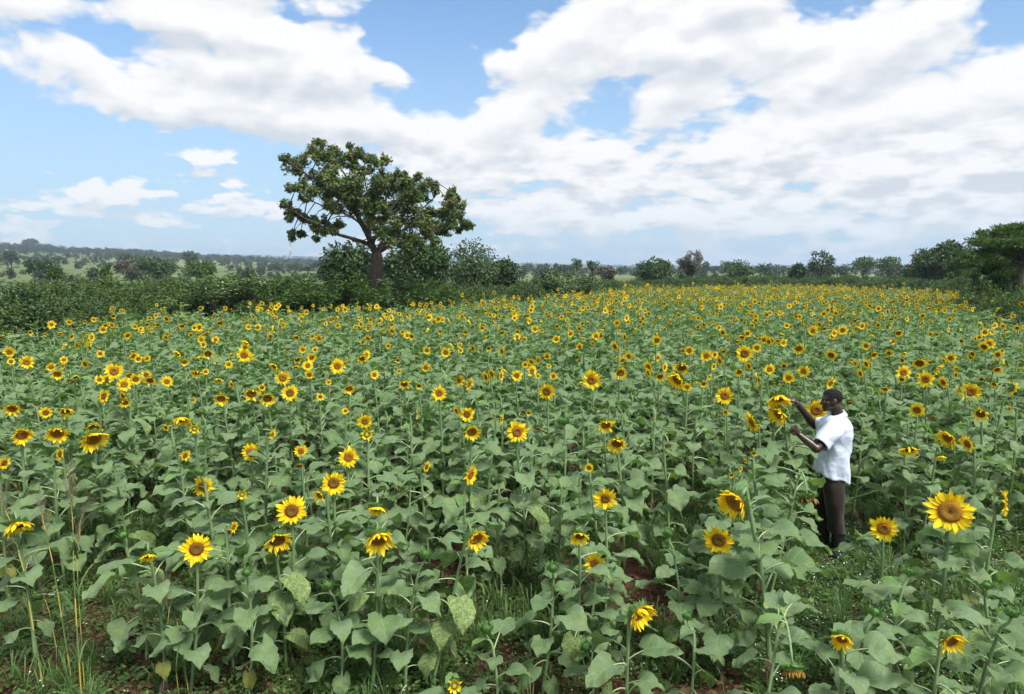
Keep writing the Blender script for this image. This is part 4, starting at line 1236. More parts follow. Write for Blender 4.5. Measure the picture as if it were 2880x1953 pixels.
for (y0, y1, dens) in ((3.2, 6.5, 190), (6.5, 10, 130), (10, 17, 26)):
    hw = .80 * y1 + 1.0
    for _ in range(int((y1 - y0) * 2 * hw * dens)):
        x = rng.uniform(-hw, hw); y = rng.uniform(y0, y1)
        if abs(x) > .80 * y + .8: continue
        bare = rng.uniform() > weed_density(x, y)
        if bare and rng.uniform() > .30: continue
        if (x - MAN.x) ** 2 + (y - MAN.y) ** 2 < .012: continue
        pts.append((x, y, tz(x, y) + .035 * mnoise.noise(Vector((x * 2.2, y * 2.2, 0))) - .004))
        rots.append((rng.normal(0, .12), rng.normal(0, .12), rng.uniform(0, 6.28)))
        s = rng.uniform(.6, 1.35); scs.append((s, s, s * rng.uniform(.7, 1.25)))
        if bare: k = rng.integers(8, 12)
        elif x > 1.5: k = rng.choice(8, p=[.14, .16, .10, .20, .20, .08, .08, .04])
        elif x < -1.5: k = rng.choice(8, p=[.26, .24, .14, .05, .03, .10, .13, .05])
        else: k = rng.choice(8, p=[.18, .20, .10, .06, .04, .16, .20, .06])
        idx.append(int(k))
scatter_object('weeds', weed_kinds, pts, rots, scs, idx, 'low weeds and grass with tiny white flowers covering red soil', 'weeds')
print('weeds', len(pts))

# ------------------------------------------------------------------ tall grass stalks at the near left
def grass_stalk(path_px, depth, label, seed, plume=True, rad=.006):
    r = random.Random(seed)
    P = [at_depth(x, y, depth + .05 * i) for i, (x, y) in enumerate(path_px)]
    base = P[0].copy(); base.z = tz(base.x, base.y)
    P[0] = base.copy()
    root = link_obj('grass_stalk', None); root.location = base
    tag(root, label, 'grass stalk', 'tall grass stalks')
    P = [p - base for p in P]
    fine = []
    for i in range(len(P) - 1):
        for k in range(4): fine.append(P[i].lerp(P[i + 1], k / 4))
    fine.append(P[-1])
    n = len(fine)
    g = Geo(['cane', 'cane_green'])
    nodes = 0
    i = 0
    while i < n - 1:
        j = min(n - 1, i + 2)
        tube(g, fine[i:j + 1], [rad * (1 - .6 * q / n) for q in range(i, j + 1)], 6, nodes % 2, r.random(), False)
        nodes += 1; i = j
    link_obj('stem', g.mesh('cane'), root)
    for k in range(5):
        i = int(n * (.15 + .15 * k)); p = np.array(fine[min(i, n - 2)])
        a = r.uniform(0, 6.28); L = r.uniform(.35, .65); d = np.array([math.cos(a), math.sin(a), 0]); s = np.array([-math.sin(a), math.cos(a), 0])
        bl = Geo(['grass_blade']); V, F = [], []
        for q in range(7):
            v = q / 6
            c = p + d * L * .55 * v ** 1.2 + np.array([0, 0, L * (.75 * v - .65 * v ** 2.2)]); w = .007 * (1 - v) ** .6
            V += [c - s * w, c + s * w]
        F = [(2 * q, 2 * q + 1, 2 * q + 3, 2 * q + 2) for q in range(6)]
        bl.add(V, F, None, 0, r.random())
        link_obj('blade', bl.mesh('blade'), root)
    if plume:
        pl = Geo(['plume'])
        top = np.array(fine[-1]); dirn = nrm(np.array(fine[-1] - fine[-3]))
        for q in range(46):
            b = top - dirn * r.uniform(0, .28)
            d = nrm(dirn + np.array([r.gauss(0, .28), r.gauss(0, .28), r.gauss(0, .1)]))
            L = r.uniform(.10, .26)
            tube(pl, [b, b + d * L * .5, b + d * L + np.array([0, 0, -.03])], [.0011, .0009, .0004], 3, 0, r.random(), False)
        link_obj('plume', pl.mesh('plume'), root)
    return root
grass_stalk([(100, 1568), (76, 1430), (54, 1297), (29, 1200), (-2, 1120)], 4.55, 'leftmost tall yellow grass stalk leaning to the left edge', 1)
grass_stalk([(166, 1568), (140, 1400), (119, 1275), (103, 1205), (88, 1135)], 4.60, 'tall yellow grass stalk leaning left, second from the left edge', 2)
grass_stalk([(184, 1572), (174, 1420), (167, 1297), (166, 1205), (158, 1080)], 4.50, 'tall straight grass stalk with feathery top at the near left', 3)
grass_stalk([(192, 1566), (184, 1440), (176, 1310), (178, 1230), (186, 1165)], 4.62, 'thin green grass stalk close beside the straight yellow one', 4, True, .004)
grass_stalk([(406, 1572), (394, 1470), (382, 1387), (372, 1345), (356, 1300)], 4.50, 'short leaning grass stalk left of the large foreground sunflower stem', 5, True, .0045)
grass_stalk([(430, 1574), (418, 1500), (407, 1434), (396, 1390), (380, 1330)], 4.45, 'leaning grass stalk crossing the stem of the large foreground sunflower', 6, True, .0045)
grass_stalk([(130, 1560), (128, 1470), (112, 1390), (92, 1330), (74, 1280)], 4.70, 'slim green grass stalk between the leaning yellow ones', 7, True, .0035)

# ------------------------------------------------------------------ foliage clouds and trees
def leaf_cloud(geo, centers, dirs, nors, L, Wd, tint, mat=0, lobed=False):
    """many small leaves: a bent rhombus each (a three-pointed one when lobed)"""
    C = np.asarray(centers, float); n = len(C)
    d = nrm(dirs); s = nrm(np.cross(d, nors)); u = np.cross(s, d)
    L = np.broadcast_to(np.asarray(L, float), (n,))[:, None]; w = np.broadcast_to(np.asarray(Wd, float), (n,))[:, None]
    b = geo.n
    if not lobed:
        V = np.stack([C, C + d * L * .5 + s * w * .5 + u * L * .08, C + d * L - u * L * .12, C + d * L * .5 - s * w * .5 + u * L * .08], 1).reshape(-1, 3)
        q = np.arange(n)[:, None] * 4
        F = (q + np.array([[0, 1, 2, 3]]) + b).tolist()
        k = 4
    else:
        V = np.stack([C, C + d * L * .15 + s * w * .62, C + d * L * .42 + s * w * .26, C + d * L - u * L * .18, C + d * L * .42 - s * w * .26, C + d * L * .15 - s * w * .62], 1).reshape(-1, 3)
        q = np.arange(n)[:, None] * 6
        F = (q + np.array([[0, 1, 2, 3, 4, 5]]) + b).tolist()
        k = 6
    geo.v.append(V); geo.uv.append(np.zeros((n * k, 2))); geo.t.append(np.repeat(np.asarray(tint, float), k))
    geo.f.extend(map(tuple, F)); geo.m.extend([mat] * n); geo.n += n * k

def clump(geo, g, c, rad, n, L, Wd, mat=0, flat=1.0, droop=.2, shell=.55, tone=.5, lobed=False, tspread=.16):
    """leaves through one ellipsoidal clump, denser towards its surface"""
    rad = np.asarray(rad if hasattr(rad, '__len__') else (rad, rad, rad * flat), float)
    u = nrm(g.normal(size=(n, 3)))
    q = (shell + (1 - shell) * g.random(n)) * (g.random(n) ** .33 * .35 + .65)
    P = u * q[:, None] * rad + np.asarray(c, float)
    d = u * .8 + g.normal(size=(n, 3)) * .7; d[:, 2] -= droop
    no = u * .6 + g.normal(size=(n, 3)) * .5; no[:, 2] += .6
    leaf_cloud(geo, P, d, no, L * g.uniform(.65, 1.25, n), Wd * g.uniform(.7, 1.2, n), np.clip(tone + g.normal(0, tspread, n), 0, 1), mat, lobed)

def branchy(geo, pts, r0, r1, sides=7, mat=0, jit=.0, g=None):
    n = len(pts)
    tube(geo, pts, [r0 + (r1 - r0) * (i / (n - 1)) ** .8 for i in range(n)], sides, mat, .5)

def smooth_path(P, sub=4):
    P = [Vector(p) for p in P]
    out = []
    for i in range(len(P) - 1):
        a = P[max(0, i - 1)]; b = P[i]; c = P[i + 1]; d = P[min(len(P) - 1, i + 2)]
        out += hermite(b, (c - a) * .5, c, (d - b) * .5, sub)[:-1]
    out.append(P[-1])
    return out

def big_tree():
    Y = 34.0
    g = np.random.default_rng(5)
    T = lambda x, y, dy=0.0: at_depth(x, y, Y + dy)
    base = T(853, 672); base.z = tz(base.x, base.y)
    root = link_obj('spreading_tree', None); root.location = base
    tag(root, 'large spreading tree with thick pale trunk and lobed leaves behind the field', 'tree')
    loc = lambda p: Vector(p) - base
    tr = Geo(['bark'])
    fork = T(853, 572)
    trunk = smooth_path([(base + Vector((0, 0, -.2))), T(852, 655), T(852, 625), T(857, 600), T(853, 575)], 4)
    branchy(tr, [loc(p) for p in trunk], .40, .28, 12)
    tube(tr, [loc(base + Vector((0, 0, z))) for z in (-.1, .15, .45, .9, 1.5)], [.60, .50, .44, .41, .375], 12, 0, .5, False)
    limbs = [
        ([T(853, 578), T(838, 556, -.2), T(800, 542, -.6), T(760, 530, -.9), T(725, 512, -1.2), T(690, 495, -1.3), T(655, 470, -1.4)], .20, .04),
        ([T(853, 578), T(838, 540, -.1), T(822, 510, -.2), T(806, 482, -.3), T(780, 450, -.5), T(740, 425, -.8), T(690, 392, -1.0), T(660, 372, -1.1)], .26, .04),
        ([T(812, 492, -.3), T(800, 450, .1), T(790, 410, .3), T(765, 372, .5), T(735, 340, .6)], .14, .03),
        ([T(838, 540), T(842, 500, .5), T(838, 455, .8), T(828, 410, 1.0), T(828, 360, 1.0)], .15, .03),
        ([T(853, 576), T(872, 555, .2), T(905, 530, .6), T(945, 505, .9), T(990, 485, 1.2), T(1028, 455, 1.3), T(1034, 440, 1.3)], .20, .03),
        ([T(853, 578), T(885, 558, .8), T(930, 540, 1.5), T(985, 518, 1.9), T(1035, 505, 1.9), T(1050, 500, 1.9)], .17, .03),
        ([T(845, 552), T(868, 510, .2), T(895, 465, .3), T(930, 435, .3), T(965, 415, .3)], .15, .03),
        ([T(868, 510, .2), T(876, 460, .1), T(872, 415, .0), T(866, 372, .1)], .10, .03),
        ([T(853, 576), T(866, 550, 1.2), T(900, 510, 2.2), T(950, 480, 2.8), T(985, 450, 2.6)], .14, .03),
        ([T(838, 545), T(815, 505, 1.6), T(770, 480, 2.4), T(715, 460, 2.6), T(690, 440, 2.5)], .13, .03),
    ]
    nodes = []
    for pts, r0, r1 in limbs:
        sp = smooth_path(pts, 4)
        branchy(tr, [loc(p) for p in sp], r0 * .68, r1 * .7, 8)
        nodes += sp[3:]
    nodes_np = np.array([tuple(p) for p in nodes])
    CL = [(300,280,55),(380,330,75),(430,300,55),(400,390,50),(330,500,50),(430,500,65),(500,540,65),(450,590,40),(540,430,75),(500,200,60),(560,170,60),(610,230,75),(560,260,60),(700,220,70),(650,330,85),(640,400,75),(740,300,65),(812,175,30),(850,250,55),(885,215,40),(830,330,60),(960,270,45),(1000,300,55),(1085,290,50),(990,375,45),(900,380,55),
          (600,500,85),(700,450,85),(700,560,85),(620,600,50),(760,520,85),(800,620,85),(700,680,75),(650,670,45),(860,480,75),(860,560,75),(870,680,75),(900,600,65),(820,440,75),
          (275,635,40),(330,690,50),(400,720,50),(340,760,40),(450,760,50),(520,770,50),(540,830,50),(600,855,45),(620,780,40),(350,880,36),(420,880,36),(350,920,22),(540,920,28),(690,820,48),(740,800,42),(680,865,32),
          (1080,420,65),(1150,430,75),(1100,520,75),(1010,560,75),(1030,470,65),(1180,520,75),(1240,480,65),(1250,410,32),(1290,470,55),(1360,420,42),(1380,520,70),(1440,480,42),(1500,500,42),(1510,540,32),(1420,590,50),(1330,600,65),(1300,540,55),
          (1000,660,85),(1080,640,75),(1150,680,85),(1060,760,85),(960,750,60),(1200,760,85),(1280,680,75),(1350,680,75),(1450,700,75),(1250,600,55),(1400,770,85),(1300,830,85),(1180,860,85),(1080,850,70),(985,830,50),(1500,820,75),(1560,720,50),(1640,550,40),(1600,610,50),(1650,640,55),(1710,660,42),(1620,700,65),(1700,740,55),(1745,800,52),(1775,810,32),(1690,850,32),(1620,800,75),(1560,860,65),(1450,880,75),(1350,930,75),(1250,950,75),(1500,940,50),(1150,950,50),(1280,1020,50),(1400,1000,42),(1060,900,42)]
    cr = Geo(['foliage_big', 'foliage_red'])
    # smaller sprays bridging neighbouring clumps
    base_cl = list(CL)
    for i in range(50):
        X, Yc, R = base_cl[g.integers(len(base_cl))]
        near = sorted(base_cl, key=lambda q: (q[0] - X) ** 2 + (q[1] - Yc) ** 2)[1:5]
        X2, Y2, R2 = near[g.integers(len(near))]
        CL.append(((X + X2) / 2 + g.normal(0, 14), (Yc + Y2) / 2 + g.normal(0, 14), .62 * (R + R2) / 2))
    for (X, Yc, R) in CL:
        xd, yd, rd = 564.9 + .2817 * X, 282.4 + .2817 * Yc, .2817 * R
        h = ((X - 1000) / 850.0) ** 2 + ((Yc - 600) / 520.0) ** 2
        dep = g.uniform(-1, 1) * 3.6 * math.sqrt(max(.05, 1 - h))
        c = T(xd, yd, dep)
        rm = rd * K / FPX * (Y + dep)
        tone0 = .45 + g.normal(0, .14)
        for q in range(11):
            o3 = nrm(g.normal(size=3)) * g.uniform(.25, .95) * rm
            rs = rm * g.uniform(.38, .75)
            tone = float(np.clip(tone0 + g.normal(0, .14), .05, .95))
            red = g.random() < (.06 if Yc < 260 else .012)
            clump(cr, g, np.array(loc(c)) + o3, (rs * 1.1, rs * 1.1, rs * .8), int(16 + 420 * rs * rs), .125, .125, 1 if red else 0, 1, .5, .02, tone, True)
        # a second, thinner fill inside
        i = np.argmin(np.linalg.norm(nodes_np - np.array(c), axis=1))
        a = Vector(nodes_np[i]); m = a.lerp(c, .5) + Vector((g.normal(0, .08), g.normal(0, .08), .10))
        tube(tr, [loc(a), loc(m), loc(c)], [.035, .022, .010], 5, 0, .5, False)
        for q in range(3):
            e = c + Vector(tuple(nrm(g.normal(size=3)) * rm * .9)); tube(tr, [loc(c), loc(e)], [.014, .006], 4, 0, .5, False)
    link_obj('trunk', tr.mesh('trunk'), root)
    o = link_obj('crown', cr.mesh('crown', False), root)
big_tree()

def make_tree(name, label, kind, xd, ytop, ybot, wd, Y, seed, group=None, mat='foliage_mango', leaf=.22, dens=1.0, bark='bark_dark'):
    """kind: dome | mango | flat | feather | sparse | twiggy; sized from its outline at distance Y"""
    g = np.random.default_rng(seed)
    r = random.Random(seed)
    px = K / FPX * Y
    top = at_depth(xd, ytop, Y); bot = at_depth(xd, ybot, Y)
    gz = tz(top.x, top.y)
    base = Vector((top.x, top.y, gz))
    H = top.z - gz; Wm = wd * px; cb = max(.10 * H, bot.z - gz - (.12 * H if kind in ('dome', 'mango') else 0))      # crown bottom
    root = link_obj(name, None); root.location = base
    tag(root, label, 'tree', group)
    tr = Geo([bark]); cr = Geo([mat])
    lean = r.uniform(-.05, .05) * H
    th = cb + (H - cb) * .45
    trunk = smooth_path([(0, 0, -.3), (lean * .3, 0, cb * .5), (lean, 0, th)], 3)
    tr0 = max(.05, .035 * H + .015 * Wm)
    branchy(tr, trunk, tr0, tr0 * .4, 8)
    clumps = []
    if kind in ('dome', 'mango'):
        nC = 34 if kind == 'mango' else 26
        for i in range(nC):
            u = nrm(g.normal(size=3))
            if u[2] < -.85: u[2] *= -.4
            c = np.array([u[0] * Wm * .36, u[1] * Wm * .36, (cb + H) / 2 + u[2] * (H - cb) * .37])
            clumps.append((c, np.array([.19, .19, .17]) * Wm * r.uniform(.7, 1.15) * np.array([1, 1, min(1.2, (H - cb) / Wm * 1.1)])))
        for q in range(3): clumps.append((np.array([0, 0, (cb + H) / 2]), np.array([Wm * .36, Wm * .36, (H - cb) * .38]) * (.6 + .2 * q)))
    elif kind == 'flat':
        for i in range(34):
            a = r.uniform(0, 6.28); q = math.sqrt(r.random()); lay = r.choice([.2, .4, .6, .8, .92])
            c = np.array([math.cos(a) * q * Wm * .42, math.sin(a) * q * Wm * .42, cb + (H - cb) * (lay - .22 * q * q)])
            clumps.append((c, np.array([Wm * .16, Wm * .16, (H - cb) * .15]) * r.uniform(.8, 1.2)))
    elif kind == 'sparse':
        for i in range(16):
            a = r.uniform(0, 6.28); q = r.uniform(.25, 1)
            c = np.array([math.cos(a) * q * Wm * .42, math.sin(a) * q * Wm * .42, cb + (H - cb) * r.uniform(.15, .93)])
            clumps.append((c, np.array([Wm, Wm, Wm * .8]) * r.uniform(.08, .15)))
    elif kind == 'twiggy':
        for i in range(40):
            u = nrm(g.normal(size=3)); q = r.uniform(.4, 1)
            c = np.array([u[0] * Wm * .42 * q, u[1] * Wm * .42 * q, (cb + H) / 2 + u[2] * (H - cb) * .44 * q])
            clumps.append((c, np.array([1, 1, 1]) * Wm * r.uniform(.06, .11)))
    for i, (c, rad) in enumerate(clumps):
        area = rad[0] * rad[2]
        n = int(dens * (22 + (13 if kind == 'mango' else 9.5) * area / (leaf * leaf) * (.45 if kind in ('sparse', 'twiggy') else 1)))
        n = min(n, 2600)
        tone = float(np.clip(.45 + g.normal(0, .17), .1, .9))
        clump(cr, g, c, rad, n, leaf * 1.15, leaf * .62, 0, 1, .3 if kind != 'flat' else -.1, .5, tone)
        if kind in ('sparse', 'twiggy', 'flat') or i % 3 == 0:
            j = r.randrange(len(trunk) // 2, len(trunk)); a = Vector(trunk[j]); cv = Vector(c)
            m = a.lerp(cv, .55) + Vector((0, 0, .08 * (cv - a).length * (1 if kind != 'flat' else -.6)))
            tube(tr, [a, m, cv], [tr0 * .30, tr0 * .18, tr0 * .06], 5, 0, .5, False)
    link_obj('trunk', tr.mesh('trunk'), root)
    link_obj('crown', cr.mesh('crown', False), root)
    return root

TR = make_tree
TR('mango_tree', 'dense dark rounded tree half behind the pale trunk of the spreading tree', 'mango', 790, 548, 650, 140, 41, 21, leaf=.26)
TR('leafy_tree', 'dark tree filling the shade under the right side of the spreading tree', 'mango', 950, 548, 650, 165, 43, 22, mat='foliage_mango', leaf=.24, dens=1.0)
TR('leafy_tree', 'loose grey green tree at the right foot of the spreading tree', 'dome', 1070, 541, 640, 118, 46, 23, mat='foliage_mid', leaf=.20, dens=.75, bark='bark')
TR('round_tree', 'small ball shaped dark tree right of the grey green one', 'mango', 1142, 582, 640, 66, 50, 24, leaf=.24)
TR('vine_tree', 'thin olive tree draped in creepers left of the pale trunk', 'sparse', 838, 570, 655, 50, 37, 25, mat='foliage_mid', leaf=.16, bark='bark')
TR('mango_tree', 'broad dark dome of a tree on the horizon left of the bare grey tree', 'mango', 1486, 588, 640, 92, 84, 26, leaf=.34)
TR('grey_tree', 'half bare grey brown tree standing tallest on the middle horizon', 'twiggy', 1568, 559, 632, 74, 88, 27, mat='foliage_grey', leaf=.24, dens=1.7, bark='bark')
TR('leafy_tree', 'spreading small tree between the bare grey tree and the two armed one', 'dome', 1678, 592, 640, 66, 96, 28, mat='foliage_mid', leaf=.34, dens=.7)
TR('leafy_tree', 'open two armed tree on the horizon above the man', 'sparse', 1866, 570, 632, 76, 88, 29, mat='foliage_mango', leaf=.30, dens=1.5)
TR('bush_tree', 'low dark tree just left of the two armed one', 'dome', 1810, 598, 640, 40, 90, 30, mat='foliage_mango', leaf=.34)
TR('umbrella_tree', 'pale umbrella shaped tree, left of the pair far on the right horizon', 'flat', 1962, 586, 612, 52, 165, 31, mat='foliage_mid', leaf=.6, bark='bark')
TR('umbrella_tree', 'pale umbrella shaped tree, right of the pair far on the right horizon', 'flat', 2020, 585, 612, 50, 172, 32, mat='foliage_mid', leaf=.6, bark='bark')
TR('round_tree', 'rounded dark tree against the left side of the tall right mango', 'dome', 2072, 597, 640, 60, 102, 33, mat='foliage_mango', leaf=.4)
TR('mango_tree', 'tall dense mango tree with a black shaded trunk at the right', 'mango', 2146, 549, 636, 128, 72, 34, leaf=.34, dens=1.6)
TR('leafy_tree', 'slender tuft topped tree on the far middle horizon, left one', 'sparse', 1310, 588, 612, 22, 150, 35, mat='foliage_mid', leaf=.5)
TR('leafy_tree', 'slender tuft topped tree on the far middle horizon, right one', 'sparse', 1346, 595, 616, 22, 150, 36, mat='foliage_mid', leaf=.5)
TR('bush_tree', 'brownish leafless thicket tree left of the dark dome on the horizon', 'twiggy', 1378, 600, 636, 60, 95, 37, mat='foliage_grey', leaf=.3, dens=1.4, bark='bark')
TR('leafy_tree', 'dark crowned tree on the far left crest, highest there', 'dome', 68, 543, 556, 30, 900, 38, mat='foliage_far', leaf=2.2)
TR('flat_tree', 'dark flat topped tree above the bushes nearest the left edge', 'flat', 88, 589, 618, 66, 140, 39, mat='foliage_mango', leaf=.55, dens=1.2)
TR('flat_tree', 'wide dark flat topped acacia standing above the left bushes', 'flat', 352, 588, 622, 92, 118, 40, mat='foliage_mango', leaf=.5, dens=1.2)
TR('flat_tree', 'greyish flat topped tree left of the wide dark acacia', 'flat', 296, 589, 618, 70, 132, 41, mat='foliage_grey', leaf=.5, dens=1.2)
TR('round_tree', 'dark green dome shaped tree right of the wide flat acacia', 'dome', 453, 592, 622, 74, 108, 42, mat='foliage_acacia', leaf=.42)
TR('round_tree', 'small dark round tree in the pale plain by the left edge', 'dome', 24, 572, 586, 30, 320, 43, mat='foliage_far', leaf=1.0)
TR('round_tree', 'small round tree in the pale plain above the wide acacia', 'dome', 286, 578, 590, 28, 350, 44, mat='foliage_far', leaf=1.0)
TR('round_tree', 'grey green round tree just right of another in the pale plain', 'dome', 322, 577, 592, 36, 340, 45, mat='foliage_mid', leaf=1.0)
TR('round_tree', 'bluish round tree above the dark green dome in the plain', 'dome', 430, 570, 593, 38, 330, 46, mat='foliage_far', leaf=1.0)
TR('round_tree', 'round dark tree in the far plain near the red roofed house', 'dome', 762, 574, 588, 30, 420, 47, mat='foliage_far', leaf=1.2)
TR('young_tree', 'thin bright sapling rising from the bushes below the flat topped tree', 'sparse', 122, 594, 640, 44, 46, 48, mat='foliage_bush', leaf=.16, dens=1.3)
TR('young_tree', 'thin sapling rising from the bushes left of the grey flat tree', 'sparse', 240, 598, 640, 36, 50, 49, mat='foliage_bush', leaf=.16, dens=1.3)

def acacia(name, label, xd, ytop, ybot, tiers, trunk_px, Y, seed, leaf=.11):
    """feathery tree: level sprays of tiny leaves carried on long rising limbs"""
    g = np.random.default_rng(seed); r = random.Random(seed)
    T = lambda x, y, d=0.0: at_depth(x, y, Y + d)
    base = T(*trunk_px[0]); base.z = tz(base.x, base.y)
    root = link_obj(name, None); root.location = base
    tag(root, label, 'tree')
    loc = lambda p: Vector(p) - base
    tr = Geo(['bark']); cr = Geo(['foliage_acacia'])
    tp = smooth_path([base + Vector((0, 0, -.2))] + [T(x, y) for x, y in trunk_px[1:]], 4)
    branchy(tr, [loc(p) for p in tp], .30, .12, 10)
    for (x, y, hw, hh, d) in tiers:
        c = T(x, y, d); px = K / FPX * (Y + d)
        a = min(tp[4:], key=lambda p: (p - c).length + max(0, p.z - c.z) * 3)
        m = a.lerp(c, .5) + Vector((0, 0, .25))
        tube(tr, [loc(a), loc(m), loc(c)], [.08, .05, .015], 6, 0, .5, False)
        tone = float(np.clip(.5 + g.normal(0, .15), .1, .95))
        n_s = max(6, int(hw * .5))
        for k in range(n_s):
            o = np.array([g.uniform(-1, 1) * hw * px, g.uniform(-.8, .8) * hw * px, g.uniform(-1, 1) * hh * px * 1.05])
            o[2] -= .25 * hh * px * (abs(o[0]) / (hw * px)) ** 2
            p = np.array(loc(c)) + o
            rad = np.array([.36, .36, .12]) * r.uniform(.6, 1.25)
            clump(cr, g, p, rad, 64, leaf * 1.5, leaf * .7, 0, 1, -.05, .1, float(np.clip(tone + g.normal(0, .1), 0, 1)))
            if k % 2 == 0: tube(tr, [loc(c), Vector(p)], [.018, .006], 4, 0, .5, False)
    link_obj('trunk', tr.mesh('trunk'), root)
    link_obj('crown', cr.mesh('crown', False), root)
acacia('acacia_tree', 'feathery tiered acacia with pale trunk cut by the right edge', 2290, 505, 690,
       [(2290, 525, 45, 9, 0), (2250, 535, 28, 6, .5), (2330, 520, 45, 10, .5), (2270, 550, 40, 8, -.8), (2225, 548, 22, 5, .2), (2330, 560, 50, 10, -1), (2255, 568, 38, 7, .8), (2300, 580, 40, 9, 1.2), (2240, 590, 30, 7, -.6), (2330, 600, 45, 10, .6), (2285, 612, 40, 9, -.4), (2370, 545, 45, 12, .2), (2390, 585, 45, 12, .4), (2318, 632, 36, 8, .8), (2268, 636, 34, 8, .3)],
       [(2309, 690), (2311, 660), (2316, 630), (2322, 600), (2330, 560), (2334, 530)], 34, 61)
acacia('acacia_tree', 'lower bright green feathery tree before the tall right mango', 2200, 560, 640,
       [(2196, 578, 20, 4, 0), (2178, 592, 22, 4, .5), (2210, 590, 22, 4, -.6), (2165, 606, 20, 4, .3), (2205, 604, 26, 5, .7), (2235, 602, 20, 4, -.3), (2190, 618, 24, 4, -.5), (2228, 620, 22, 4, .2)],
       [(2218, 655), (2214, 635), (2206, 615), (2200, 598), (2197, 582)], 52, 62, .15)

# ------------------------------------------------------------------ bushes beyond the crop
def bush_geo(seed, W_=2.6, H_=2.4, leaf=.075, n=5600, mat='foliage_bush', blossoms=0, lumps=16):
    g = np.random.default_rng(seed); r = random.Random(seed)
    geo = Geo([mat, 'blossom', 'bark_dark'])
    for i in range(lumps):
        a = r.uniform(0, 6.28); q = math.sqrt(r.random()) * .78; z = r.uniform(.25, .92) * (1 - .35 * q * q)
        c = np.array([math.cos(a) * q * W_ / 2, math.sin(a) * q * W_ / 2, z * H_])
        rad = np.array([.30, .30, .24]) * W_ * .5 * r.uniform(.7, 1.25)
        tone = float(np.clip(.45 + g.normal(0, .2), .05, .95))
        clump(geo, g, c, rad, n // lumps, leaf * 1.3, leaf * .7, 0, 1, -.25, .35, tone)
        tube(geo, [(0, 0, 0), tuple(c * .5 + np.array([0, 0, .1])), tuple(c)], [.03, .02, .008], 4, 2, .5, False)
        if blossoms:
            clump(geo, g, c, rad * 1.04, blossoms // lumps, .05, .045, 1, 1, 0, .9, .5)
    # upright shoots breaking the outline
    for i in range(18):
        a = r.uniform(0, 6.28); q = math.sqrt(r.random()) * .8
        c = np.array([math.cos(a) * q * W_ / 2, math.sin(a) * q * W_ / 2, H_ * (.86 - .3 * q * q)])
        for k in range(4):
            clump(geo, g, c + np.array([g.normal(0, .04), g.normal(0, .04), .14 * k]), (.09, .09, .10), 14, leaf * 1.3, leaf * .6, 0, 1, -.5, .2, .6)
    return geo
bush_kinds = [bush_geo(1), bush_geo(2, 3.2, 2.2, .08, 6400), bush_geo(3, 2.2, 2.7, .07, 5400), bush_geo(4, 2.8, 2.0, .075, 5400, 'foliage_mid'), bush_geo(5, 3.0, 2.5, .085, 5400, 'foliage_mango'), bush_geo(6, 2.4, 1.7, .07, 5000, 'foliage_acacia'), bush_geo(7, 2.6, 2.3, .075, 5600, 'foliage_bush', 260)]

def shrub(label, k, xd, ytop, Y, wscale, seed, group='shrubs along the field edge'):
    p = at_depth(xd, ytop, Y)
    gz = tz(p.x, p.y); H0 = [2.4, 2.2, 2.7, 2.0, 2.5, 1.7, 2.3][k]
    key = 'bush_%d' % k
    GEO[key] = bush_kinds[k]
    o = link_obj('shrub', mesh_of(key))
    o.location = (p.x, p.y, gz)
    s = (p.z - gz) / (H0 * 1.02)
    o.scale = (s * wscale, s * wscale, s); o.rotation_euler = (0, 0, seed * 1.7)
    tag(o, label, 'shrub', group)
shrub('wide bush speckled with pale blossoms behind the left flowers', 6, 505, 622, 30.5, 1.9, 1)
shrub('bright green bush left of the big trunk foot', 5, 765, 630, 32, 1.7, 2)
shrub('dark shadowy bush at the far left edge of the crop', 4, 40, 655, 26, 1.3, 3)
shrub('tall green bush rising left of the blossoming one', 2, 250, 628, 29, 1.5, 4)
shrub('light green bush with upright shoots near the left edge', 0, 130, 634, 27, 1.4, 5)
shrub('dark bush directly right of the blossoming one', 1, 640, 634, 32, 1.4, 6)
shrub('dark bush hiding the root of the big trunk', 4, 860, 652, 33, 1.5, 7)
shrub('yellow green bush right of the big trunk', 5, 935, 638, 35.5, 1.8, 8)
shrub('olive bush behind the field, left of the dark horizon dome', 3, 1290, 622, 50, 1.9, 9)
shrub('dark bush at the foot of the feathery acacia', 1, 2255, 640, 33.5, 1.3, 10)
pts, rots, scs, idx = [], [], [], []
ea = np.linspace(EA[0] - .1, EA[-1] + .12, 260)
for a in ea:
    r0 = float(np.interp(a, EA, ER))
    for k in range(11):
        t = (k + rng.uniform(0, 1)) / 11
        rr_ = r0 + 2.3 + 26 * t ** 1.5
        aa = a + rng.normal(0, .008)
        # keep a thinner row where the ground opens towards the plain
        if rng.uniform() > min(1.0, r0 / 40 + .28): continue
        x, y = rr_ * math.sin(aa), rr_ * math.cos(aa)
        if abs(x) > .82 * y + 4: continue
        pts.append((x, y, tz(x, y) - .15))
        rots.append((0, 0, rng.uniform(0, 6.28)))
        right = a > math.radians(12)
        h = rng.uniform(.50, .88) * (1.0 if not right else 1.1) * (1.16 if a < -.30 else 1.0) * (.82 if t < .12 else 1.0)
        w = rng.uniform(.85, 1.3)
        scs.append((w, w, h))
        idx.append(int(rng.choice(7, p=[.24, .2, .16, .14, .12, .08, .06])))
scatter_object('undergrowth', bush_kinds, pts, rots, scs, idx, 'tangled green thicket beyond the edge of the field', 'undergrowth')
print('bushes', len(pts))

